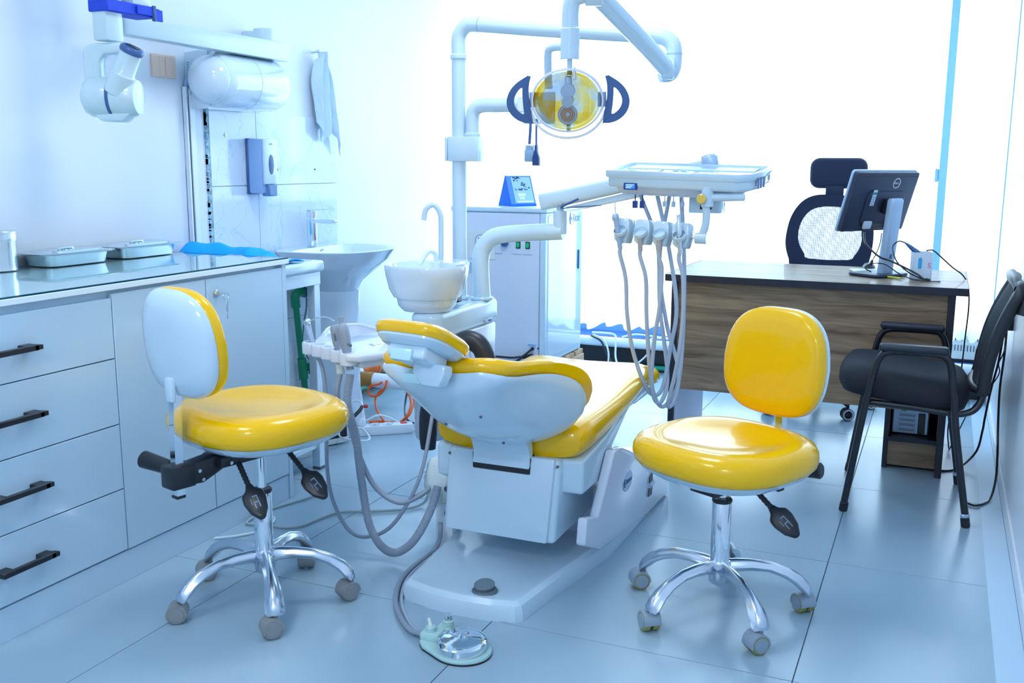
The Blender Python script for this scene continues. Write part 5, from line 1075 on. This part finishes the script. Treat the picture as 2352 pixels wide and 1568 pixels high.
sc0 = V((-.215, 4.535, .78)); sdir = (V((0, 0, 1))+nb*.10).normalized(); smt = M((rr_, nb, V((0, 0, 1)))).transposed().to_4x4(); smt.translation = sc0
obj('stand_column', B().loft([[sc0+rr_*x+nb*(y+.10*z)+V((0, 0, z)) for x, y in rrect(-.034, -.018, .034, .018, .008, 3)] for z in (0, .30, .318)]+[[sc0+rr_*x*.9+nb*(y*.7+.032)+V((0, 0, .327)) for x, y in rrect(-.034, -.018, .034, .018, .008, 3)]]), SILV, t)
obj('cable_hole', B().box((-.008, -.001, .07), (.012, .0195+.008, .095), .004, 2, smt @ M.Translation((0, 0, 0))), BLUED, t)
obj('stand_base', B().prism(rrect(-.115, -.085, .095, .085, .03, 5), .012, M((rr_, nb, V((0, 0, 1)))).transposed().to_4x4() if False else (lambda q: q)(M.Translation(sc0+V((-.02, .02, -.004))) @ M((rr_, nb, V((0, 0, 1)))).transposed().to_4x4()), .003, 2), MONB, t)
ms = obj('computer_mouse', B().ball((-.295, 4.80, .776), .05, 20, 12, (.62, 1.0, .62)), BLKM); 
for v in ms.data.vertices: v.co.z = max(v.co.z, .7755)
tag(ms, 'dark low computer mouse lying behind the monitor base', 'mouse')
pp = obj('paper_pad', B().prism([(-.345, 4.62), (-.215, 4.69), (-.25, 4.80), (-.375, 4.73)], .006, M.Translation((0, 0, .7752)), .0008, 1), WPVC); tag(pp, 'white paper pad on the desk behind the monitor stand', 'paper')
pc = thing('pencil', 'yellow green pencil lying in front of the monitor base', 'pencil', (-.18, 4.475, .776))
pa, pb_ = V((-.248, 4.505, .7795)), V((-.130, 4.412, .7795)); pd_ = (pb_-pa)
obj('shaft', B().cyl(pa, pa+pd_*.88, .0042, n=6), PENCIL, pc); obj('tip', B().cyl(pa+pd_*.88, pb_, .0042, .0008, 6), PALLET, pc)
# pen box
t = thing('pen_box', 'white square pen holder with a cyan loop and pink S print', 'pen holder', (-.070, 4.49, .775))
bm2 = M.Translation((-.070, 4.49, .7755)) @ M.Rotation(RD(10), 4, 'Z')
obj('box', B().box((-.038, -.036, 0), (.038, .036, .004), 0, 1, bm2).box((-.038, -.036, 0), (-.035, .036, .112), .001, 1, bm2).box((.035, -.036, 0), (.038, .036, .112), .001, 1, bm2).box((-.035, -.036, 0), (.035, -.033, .112), 0, 1, bm2).box((-.035, .033, 0), (.035, .036, .112), 0, 1, bm2), mat('white_card', (.70, .82, .96), .4), t)
fm2 = bm2 @ wallmat((0, -.0362, .055), (1, 0, 0), (0, 0, 1))
obj('cyan_print', B().prism(rrect(-.018, -.012, -.003, .036, .007, 4), .0006, fm2), CYANP, t)
text('S', .030, fm2 @ M.Translation((.026, .003, .0004)), PINK, t)
sy = thing('stylus_probe', 'dark blue corded pen camera resting in the white pen holder', 'pen camera', (-.09, 4.49, .85))
obj('probe', B().tube([(-.140, 4.480, .925), (-.118, 4.482, .908), (-.090, 4.485, .885), (-.072, 4.488, .872)], [.003, .008, .012, .0105], 14, 5), BLUED, sy)
obj('cord', B().tube([(-.140, 4.480, .925), (-.165, 4.470, .930), (-.185, 4.450, .905), (-.165, 4.430, .850), (-.120, 4.42, .810), (-.07, 4.42, .785), (-.035, 4.43, .780), (-.045, 4.46, .780)], .0028, 8, 8), BLKM, sy)
cb = obj('desk_cable', B().tube([(-.305, 4.49, .963), (-.300, 4.475, .93), (-.285, 4.46, .905), (-.235, 4.44, .865), (-.19, 4.43, .850), (-.13, 4.42, .825), (-.08, 4.415, .800), (-.055, 4.41, .783), (-.03, 4.412, .780)], .0042, 8, 8), BLKM); tag(cb, 'thick black cable from the monitor down onto the desktop', 'cable')
cb = obj('desk_cable', B().tube([(-.235, 4.505, .960), (-.238, 4.48, .915), (-.252, 4.46, .868), (-.262, 4.45, .848)], .0022, 8, 8).cyl((-.262, 4.45, .848), (-.268, 4.448, .826), .006, .007, 10), BLKM); tag(cb, 'short thin cable with a plug dangling under the monitor', 'cable')
cb = obj('desk_cable', B().tube([(-.262, 4.43, .800), (-.285, 4.425, .815), (-.262, 4.425, .835), (-.21, 4.425, .835), (-.15, 4.41, .800), (-.09, 4.39, .780), (-.03, 4.37, .778), (.01, 4.375, .778)], .0024, 8, 8), BLKM); tag(cb, 'thin black cable looping over the desktop by the monitor base', 'cable')
cb = obj('desk_cable', B().tube([(-.055, 4.53, .89), (-.03, 4.53, .893), (.0, 4.53, .87), (.05, 4.54, .825), (.095, 4.555, .79), (.118, 4.56, .745), (.128, 4.57, .66), (.124, 4.58, .50), (.120, 4.60, .36), (.10, 4.62, .22), (.09, 4.64, .10), (.10, 4.66, .008)], .0030, 8, 8), BLKM); tag(cb, 'thin black cable running off the desk end to the floor', 'cable')

# ================================================================== office chair behind the desk
t = thing('office_chair', 'dark blue mesh office chair with headrest behind the desk', 'office chair', (-.55, 5.225, 0))
ox, oy, KS = -.540, 5.42, 1.063
def kz(z): return 1.25+(z-1.25)*KS
obj('headrest', B().prism(rrect(-.142, -.077, .142, .080, .048, 6), .060, wallmat((ox+.025, oy+.03, kz(1.203)), (1, 0, 0), (0, -.05, 1)) @ M.Translation((0, 0, -.03)), .022, 4), NAVY, t)
obj('headrest_stem', B().box((ox-.032, oy-.005, kz(1.085)), (ox+.058, oy+.02, kz(1.145)), .008, 2), NAVY, t)
fo = [(-.145, .700), (-.185, .78), (-.205, .855), (-.200, .93), (-.185, .99), (-.155, 1.045), (-.115, 1.082), (-.06, 1.100), (.03, 1.100), (.10, 1.090), (.15, 1.06), (.19, 1.0), (.205, .93), (.205, .86), (.195, .79), (.16, .70)]
fi = [(-.09, .785), (-.115, .81), (-.142, .86), (-.148, .91), (-.138, .96), (-.118, .998), (-.085, 1.028), (-.035, 1.042), (.03, 1.042), (.075, 1.034), (.11, 1.01), (.14, .965), (.152, .91), (.150, .86), (.125, .81), (.09, .785)]
fo = catc([(p[0]*KS, kz(p[1])) for p in fo], 4); fi = catc([(p[0]*KS, kz(p[1])) for p in fi], 4)
def oring(pl, y, k): return [V((ox+p[0], oy+y+.25*p[0]**2*-1+k, p[1])) for p in pl]
f_ = [oring(fo, -.012, 0), oring(fo, .014, 0), oring(fi, .010, 0), oring(fi, -.010, 0)]
obj('back_frame', B().loft(f_+[f_[0]], False, False), NAVY, t, ang=1.0)
def omesh(u, v):
    n = len(fi); a = 2*pi*u; i = u*n; k = int(i) % n; f = i-int(i); p = V(fi[k]).lerp(V(fi[(k+1) % n]), f); c = V((0, kz(.91))); q = c+(p-c)*v*1.02
    return (ox+q.x, oy-.25*q.x**2, q.y)
obj('back_mesh', B().grid(omesh, 64, 6), MESHN, t, label='see-through mesh')
obj('lumbar_bar', B().box((ox-.165, oy+.005, .66), (ox+.165, oy+.03, .72), .008, 2), NAVY, t)
obj('seat', B().loft([sring((ox, oy-.23), a, b, z, 36, 3.5) for a, b, z in ((.20, .2, .42), (.24, .23, .43), (.25, .24, .46), (.24, .23, .49), (.18, .17, .50))]), NAVY, t)
obj('back_bracket', B().tube([(ox, oy+.03, .74), (ox, oy+.05, .55), (ox, oy-.02, .42), (ox, oy-.15, .40)], .022, 12, 5), BLK, t)
obj('gas_column', B().cyl((-.55, 5.225, .10), (-.55, 5.225, .42), .025, n=20), BLK, t)
for k in range(5):
    a = RD(234)+2*pi*k/5; d = V((cos(a), sin(a), 0)); c0 = V((-.55, 5.225, 0)); e = c0+d*.29
    if k == 0: e = V((-.742, 4.985, 0))
    if k == 1: e = V((-.363, 5.02, 0))
    lgm = obj('base_leg', B().tube([c0+V((0, 0, .12)), (c0+e)/2+V((0, 0, .11)), e+V((0, 0, .085))], [.026, .022, .018], 12, 4), BLK, t)
    cs = obj('caster', B().cyl(e+V((0, 0, .055)), e+V((0, 0, .095)), .009, n=12).loft([[e+V((x, .026*cos(q)-.004, .032+.030*sin(q))) for q in [RD(-10)+RD(200)*j/14 for j in range(15)]] for x in (-.012, .012)]), BLK, t)
    for s in (-1, 1):
        ad = V((.35*s, -.94 if s > 0 else .94, 0)).normalized(); cc = e+V((0, 0, .031))+ad*.008
        obj('wheel', B().lathe([(0, 0), (.029, 0), (.031, .003), (.031, .012), (.0285, .015), (0, .015)], place(cc, ad), 26), BLK, cs)
        obj('wheel_ring', B().lathe([(.019, .0145), (.027, .0145), (.026, .017), (.020, .017)], place(cc, ad), 26, False), WINK, cs, label='white wheel ring')

# ================================================================== visitor chair
t = thing('visitor_chair', 'black four legged visitor armchair with mesh back by the right wall', 'chair', (-.05, 3.9, 0))
TR = .0125
for y, (fx, rx) in ((3.652, (-.257, .154)), (4.160, (-.282, .134))):
    s = 1 if y < 4 else -1; o_ = -.02 if y > 4 else 0
    obj('front_leg', B().tube([(fx, y, .012), (fx+.045, y, .354), (fx+.072, y, .52), (fx+.090, y, .580), (fx+.118, y, .602), (fx+.17, y, .606)], TR, 14, 6), BLKM, t)
    obj('rear_leg', B().tube([(fx+.17, y, .606), (.012+o_*.5, y, .605), (.048+o_, y, .594), (.068+o_, y, .545), (.098+o_, y, .33), (rx, y, .012)], TR, 14, 6), BLKM, t)
    for x in (fx, rx): obj('foot_cap', B().cyl((x, y, 0), (x+(.004 if x < 0 else -.006), y, .035), .0155, n=16, bev=.003), BLK, t)
    obj('wrapping', B().lathe([(.0135, 0), (.0165, .002), (.0155, .006), (.0165, .010), (.0135, .013)], place((rx-.006, y, .036), (-.1, 0, 1)), 16), SILV, t, label='frayed tape round the leg end')
    obj('arm_pad', B().box((fx+.085, y-.024, .606), (.052+o_*.6, y+.024, .632), .010, 3), mat('black_arm_pad', (.018, .024, .04), .4, bump=.1, bscale=300) if 'black_arm_pad' not in bpy.data.materials else bpy.data.materials['black_arm_pad'], t)
    obj('seat_bracket', B().cyl((fx+.058, y, .43), (fx+.058, y+s*.05, .43), .010, n=12).cyl((.085+o_, y, .40), (.085+o_, y+s*.05, .40), .010, n=12), BLKM, t)
obj('seat_frame', B().tube([(-.20, 3.70, .405), (-.05, 3.70, .400), (.06, 3.70, .392), (.115, 3.705, .392), (.155, 3.71, .415), (.175, 3.72, .47), (.182, 3.725, .55)], TR*.95, 12, 7), BLKM, t)
obj('seat_frame', B().tube([(-.20, 4.11, .405), (-.05, 4.11, .400), (.06, 4.11, .395), (.105, 4.11, .405), (.14, 4.11, .43), (.158, 4.105, .49), (.165, 4.10, .56)], TR*.95, 12, 7), BLKM, t)
def SR(x0, x1, hy, z, n=40):
    c = ((x0+x1)/2, 3.905); return [V((p.x, p.y, p.z+.020*(-(p.x+.09)/.2))) for p in sring(c, (x1-x0)/2, hy, z, n, 4.5)]
obj('seat_cushion', B().loft([SR(-.27, .10, .19, .408), SR(-.30, .125, .215, .415), SR(-.315, .135, .228, .445), SR(-.312, .135, .228, .485), SR(-.29, .115, .212, .512), SR(-.24, .07, .17, .522), SR(-.15, -.02, .08, .524)]), BLKF, t, ang=1.0)
bkp = lambda u, v: V((.172+.085*max(0, v)**2.2+.012*v-.030*(1-(2*u-1)**2), 3.70+.42*u, .475+.365*v))
def bfr(u, v, off):
    return bkp(u, v)+V((off, 0, 0))
fr = B()
pts = [bkp(0, v) for v in (0, .2, .4, .6, .8, .93)]+[bkp(.04, 1.0), bkp(.2, 1.02), bkp(.5, 1.03), bkp(.8, 1.02), bkp(.96, 1.0)]+[bkp(1, v) for v in (.93, .8, .6, .4, .2, 0)]+[bkp(.8, -.02), bkp(.5, -.03), bkp(.2, -.02), bkp(0, 0)]
obj('back_frame', fr.tube(pts, .017, 12, 5, sy=1.25), BLK, t)
obj('back_mesh', B().grid(lambda u, v: bkp(u, v), 14, 14), MESHB, t, label='black mesh back panel')
obj('top_rail', B().tube([(.255, 3.72, .835), (.245, 3.80, .858), (.240, 3.91, .862), (.245, 4.02, .858), (.258, 4.10, .84)], .018, 12, 5), BLK, t)
obj('hand_loop', B().prism(rrect(-.03, -.05, .03, .035, .012, 3), .012, wallmat((.274, 3.70, .80), (.5, -.86, 0), (.1, 0, 1)), .004, 2), mat('charcoal_rubber', (.05, .06, .075), .6), t)

# ================================================================== right wall plug, cables, devices
t = thing('wall_plug', 'black power adapter plugged into the right wall behind the chair', 'plug', (.29, 4.40, .60))
obj('adapter', B().box((.252, 4.35, .598), (.292, 4.44, .668), .005, 2), BLK, t)
obj('socket_pin', B().cyl((.252, 4.395, .640), (.244, 4.395, .640), .009, n=14), STEEL, t)
cb = obj('power_cable', B().tube([(.262, 4.40, .600), (.258, 4.40, .55), (.250, 4.41, .45), (.235, 4.45, .33), (.225, 4.5, .20), (.22, 4.50, .14), (.20, 4.45, .06), (.13, 4.35, .008), (.05, 4.30, .006), (-.02, 4.34, .006)], .0045, 8, 8), BLKM); tag(cb, 'black cable from the wall adapter curling back under the desk', 'cable')
cb = obj('power_cable', B().tube([(.268, 4.38, .600), (.268, 4.37, .50), (.262, 4.35, .36), (.265, 4.30, .22), (.268, 4.22, .12), (.262, 4.10, .05), (.24, 3.98, .008), (.20, 3.90, .006), (.17, 3.90, .006), (.145, 3.96, .006)], .0045, 8, 8), BLKM); tag(cb, 'black cable hanging down the right wall to the floor by the chair', 'cable')
cb = obj('power_cable', B().tube([(.258, 4.37, .60), (.270, 4.365, .55), (.262, 4.36, .50), (.250, 4.37, .46), (.256, 4.375, .42), (.236, 4.42, .36), (.20, 4.5, .28), (.16, 4.55, .20), (.13, 4.6, .10), (.10, 4.62, .008)], .0025, 8, 8), BLKM); tag(cb, 'thin black cable wavering below the wall adapter', 'cable')
t = thing('vented_box', 'pale vented metal power box on the sill at the far end of the desk', 'power box', (.165, 5.82, .2))
obj('case', B().box((.085, 5.765, .215), (.245, 5.90, .375), .003, 1), CREAM, t)
for k in range(9):
    for z in (.315, .26): obj('vent_slot', B().box((.093+k*.0155, 5.7635, z), (.098+k*.0155, 5.7660, z+.033)), DKGR, t)
obj('foot_rail', B().box((.088, 5.77, .2005), (.242, 5.895, .216), .002, 1), BLK, t)
# loose leads on the window ledge
cb = obj('ledge_cable', B().tube([(-1.93, 5.70, .222), (-1.85, 5.71, .222), (-1.78, 5.69, .216), (-1.765, 5.66, .16), (-1.75, 5.62, .09), (-1.70, 5.55, .02), (-1.68, 5.45, .007)], .006, 8, 8), WCAB); tag(cb, 'white cable dropping over the conduit nearest the machine cabinet', 'cable')
cb = obj('ledge_cable', B().tube([(-1.93, 5.68, .205), (-1.86, 5.66, .18), (-1.82, 5.64, .12), (-1.76, 5.6, .05), (-1.72, 5.54, .007), (-1.66, 5.46, .007)], .006, 8, 8), BLKM); tag(cb, 'black cable dropping over the conduit by the machine cabinet', 'cable')
cb = obj('ledge_cable', B().tube([(-1.74, 5.705, .206), (-1.66, 5.72, .226), (-1.55, 5.72, .222), (-1.42, 5.72, .216), (-1.1, 5.72, .216)], .005, 8, 8), WCAB); tag(cb, 'white cable lying along the blue sill under the curtains', 'cable')
cb = obj('ledge_cable', B().tube([(-1.35, 5.70, .21), (-1.52, 5.71, .214), (-1.56, 5.68, .20), (-1.555, 5.66, .14), (-1.60, 5.62, .08), (-1.68, 5.55, .02), (-1.72, 5.47, .007)], .005, 8, 8), WCAB); tag(cb, 'white cable hanging in front of the black skirting near the desk', 'cable')
cb = obj('ledge_cable', B().tube([(-1.92, 5.69, .21), (-1.84, 5.655, .19), (-1.80, 5.63, .12), (-1.79, 5.6, .05), (-1.76, 5.52, .007)], .0055, 8, 8), WCAB); tag(cb, 'white cable falling beside the timber box under the window', 'cable')

# ================================================================== floor clutter left of the dental chair
t = thing('voltage_stabiliser', 'cream metal power box with black front panel on the floor', 'power box', (-2.50, 3.58, 0))
vm = M.Translation((-2.475, 3.495, 0)) @ M.Rotation(math.atan2(.313, .155), 4, 'Z')
obj('case', B().box((-.17, .006, .012), (.19, .20, .155), .004, 1, vm), CREAM, t)
obj('front_panel', B().box((-.165, -.001, .030), (.185, .008, .100), .002, 1, vm), BLK, t)
obj('front_lip', B().box((-.172, -.004, .006), (.192, .012, .030), .002, 1, vm), CREAM, t)
obj('red_switch', B().box((-.015, -.006, .055), (.008, .0, .075), .002, 1, vm), REDP, t, label='red rocker switch')
obj('dial_knob', B().lathe([(0, 0), (.016, 0), (.015, .012), (.010, .014), (0, .014)], vm @ wallmat((.055, -.001, .062), (1, 0, 0), (0, 0, 1)), 20), BLK, t)
obj('socket_plate', B().box((.085, -.004, .045), (.145, .0, .090), .002, 1, vm), SILV, t)
text('500W', .026, vm @ wallmat((.145, .0056, .128), (1, 0, 0), (0, 0, 1)), INK, t)
obj('red_light', B().ball((.165, .005, .175), .006, 8, 6, (1, 1, 1), vm) if False else B().cyl(vm @ V((.178, .1, .154)), vm @ V((.178, .1, .166)), .006, n=10), REDP, t)
cb = obj('stabiliser_lead', B().tube([(-2.56, 3.42, .007), (-2.50, 3.36, .007), (-2.44, 3.32, .03), (-2.40, 3.42, .05), (-2.355, 3.56, .10), (-2.33, 3.66, .15), (-2.335, 3.70, .165)], .0085, 10, 8), BLKM); tag(cb, 'thick black lead across the front of the cream power box', 'cable')
# socket strip
t = thing('socket_strip', 'white multi socket strip with red switch on the floor', 'socket strip', (-2.36, 3.84, 0))
um = M.Translation((-2.36, 3.83, 0)) @ M.Rotation(math.atan2(.249, .313), 4, 'Z')
obj('body', B().prism(rrect(-.19, -.030, .185, .030, .012, 4), .046, um, .006, 2), WPVC, t)
for k in range(4):
    x = -.115+k*.062
    s = obj('socket', B().lathe([(.0245, 0), (.0265, .001), (.0245, .002), (.021, -.001), (.0, -.001)], um @ M.Translation((x, 0, .0462)), 26), WHT, t)
    obj('contact', B().box((x-.003, -.014, .0455), (x+.003, .014, .0470), .001, 1, um), STEEL, s)
obj('red_switch', B().box((.128, -.014, .045), (.158, .014, .0495), .002, 1, um), REDP, t, label='red illuminated switch')
p_ = um @ V((-.053, 0, .048))
pl = thing('white_plug', 'white round mains plug pushed into the socket strip', 'plug', p_)
obj('body', B().lathe([(0, 0), (.019, 0), (.019, .012), (.014, .024), (.008, .034), (0, .036)], place(p_, (.1, 0, 1)), 20), WPVC, pl)
obj('cord', B().tube([p_+V((.003, 0, .034)), p_+V((-.006, .02, .075)), p_+V((-.04, .05, .10)), p_+V((-.075, .03, .09)), p_+V((-.09, -.01, .03)), p_+V((-.085, -.06, .006)), p_+V((-.02, -.16, .006)), p_+V((.05, -.24, .006)), p_+V((.16, -.24, .006)), p_+V((.16, -.19, .006)), p_+V((.06, -.085, .007)), p_+V((.03, -.08, .007))], .0045, 8, 8), WCAB, pl)
p_ = um @ V((-.172, 0, .0475))
pl = thing('socket_adapter', 'white round plug with black lead at the end of the socket strip', 'plug', p_)
obj('body', B().lathe([(0, 0), (.024, 0), (.024, .030), (.018, .048), (.010, .056), (0, .057)], place(p_, (0, 0, 1)), 22), WHT, pl)
obj('cord', B().tube([p_+V((0, 0, .054)), p_+V((.0, .0, .085)), p_+V((-.012, .0, .10)), p_+V((-.03, .01, .105)), p_+V((-.06, .02, .08)), p_+V((-.09, .03, .03))], .008, 10, 6), BLKM, pl)
hk2 = thing('red_hand_valve', 'small red valve lever sticking out by the taped drain pipe', 'valve', (-2.60, 4.05, 0))
obj('stem', B().cyl((-2.62, 4.06, 0), (-2.62, 4.06, .050), .008, n=10), STEEL, hk2)
obj('lever', B().tube([(-2.635, 4.055, .053), (-2.59, 4.075, .055), (-2.555, 4.10, .052)], [.010, .011, .008], 10, 4), REDP, hk2)
orr = [(-2.500, 4.15, .170), (-2.519, 4.15, .158), (-2.563, 4.15, .145), (-2.582, 4.15, .118), (-2.566, 4.15, .094), (-2.531, 4.15, .098), (-2.500, 4.15, .120), (-2.482, 4.15, .150), (-2.480, 4.16, .18)]
cb = obj('orange_cable', B().tube(orr, .0055, 10, 8), ORANGC); tag(cb, 'small orange cable loop hanging from the taped drain pipe', 'cable')
o2 = [(-2.475, 4.20, .17), (-2.492, 4.20, .141), (-2.546, 4.20, .105), (-2.550, 4.17, .080), (-2.515, 4.11, .054), (-2.44, 4.02, .04), (-2.37, 3.97, .012), (-2.42, 4.02, .008), (-2.48, 3.995, .008), (-2.42, 3.985, .009), (-2.34, 4.02, .010), (-2.293, 4.02, .045), (-2.296, 4.06, .070), (-2.315, 4.11, .088), (-2.350, 4.16, .108), (-2.40, 4.21, .125)]
cb = obj('orange_cable', B().tube(o2, .0052, 10, 8).tube([(p[0]+.010, p[1]+.010, p[2]+.006) for p in o2[9:]], .0045, 8, 8), ORANGC); tag(cb, 'long orange cable looping down behind the socket strip', 'cable')
cb = obj('floor_cable', B().tube([(-2.44, 4.38, .16), (-2.44, 4.30, .10), (-2.40, 4.20, .04), (-2.33, 4.10, .008), (-2.22, 4.05, .007), (-2.13, 4.12, .007), (-2.11, 4.22, .012), (-2.13, 4.30, .06)], .0055, 8, 8), BLKM); tag(cb, 'black cable beside the orange coil behind the socket strip', 'cable')
cb = obj('floor_cable', B().tube([(-2.19, 3.905, .022), (-2.12, 3.96, .008), (-2.0, 4.02, .007), (-1.9, 4.0, .007)], .0055, 8, 8).tube([(-2.42, 3.86, .05), (-2.36, 3.90, .075), (-2.28, 3.96, .03), (-2.20, 4.03, .009), (-2.05, 4.06, .007)], .005, 8, 8), WCAB); tag(cb, 'white mains cable leaving the switch end of the socket strip', 'cable')
cb = obj('floor_cable', B().tube([(-1.665, 3.085, .05), (-1.68, 3.06, .012), (-1.72, 2.99, .007), (-1.82, 2.92, .007), (-1.915, 2.87, .007), (-1.945, 2.78, .007), (-1.96, 2.70, .007), (-2.01, 2.66, .007), (-2.08, 2.66, .007), (-2.145, 2.64, .007), (-2.165, 2.70, .007), (-2.16, 2.80, .007), (-2.10, 2.97, .009), (-2.07, 3.02, .03)], .0048, 8, 8), mat('grey_green_cable', (.36, .46, .50), .45)); tag(cb, 'grey green cable winding over the floor tiles from the chair to the cabinet', 'cable')
cb = obj('floor_cable', B().tube([(-2.16, 2.485, .006), (-2.10, 2.54, .006), (-2.06, 2.62, .006), (-2.09, 2.72, .006), (-2.16, 2.74, .006)], .0042, 8, 8), WCAB); tag(cb, 'short white cable end lying at the foot of the white cabinet', 'cable')
cb = obj('cabinet_lead', B().tube([(-1.815, 4.438, .342), (-1.83, 4.41, .325), (-1.87, 4.39, .29), (-1.93, 4.40, .26), (-2.0, 4.41, .245), (-2.05, 4.42, .23), (-2.1, 4.43, .20), (-2.12, 4.43, .02)], .006, 8, 8), BLKM); tag(cb, 'black lead from the round gland of the machine cabinet', 'cable')
t = thing('cabinet_plug', 'black moulded plug on a lead lying against the machine cabinet front', 'plug', (-1.83, 4.43, .30))
obj('plug_body', B().loft([[V((x, 4.438+.010*s*cos(q), .303+.013*s*sin(q)+(x+1.83)*.1)) for q in [2*pi*k/14 for k in range(14)]] for x, s in ((-1.875, .3), (-1.862, .8), (-1.845, 1.0), (-1.82, 1.1), (-1.808, .9), (-1.80, .4))]), BLK, t)
obj('lead', B().tube([(-1.872, 4.438, .299), (-1.92, 4.43, .292), (-2.0, 4.42, .293), (-2.05, 4.41, .285), (-2.10, 4.40, .26)], .0055, 8, 8), BLKM, t)
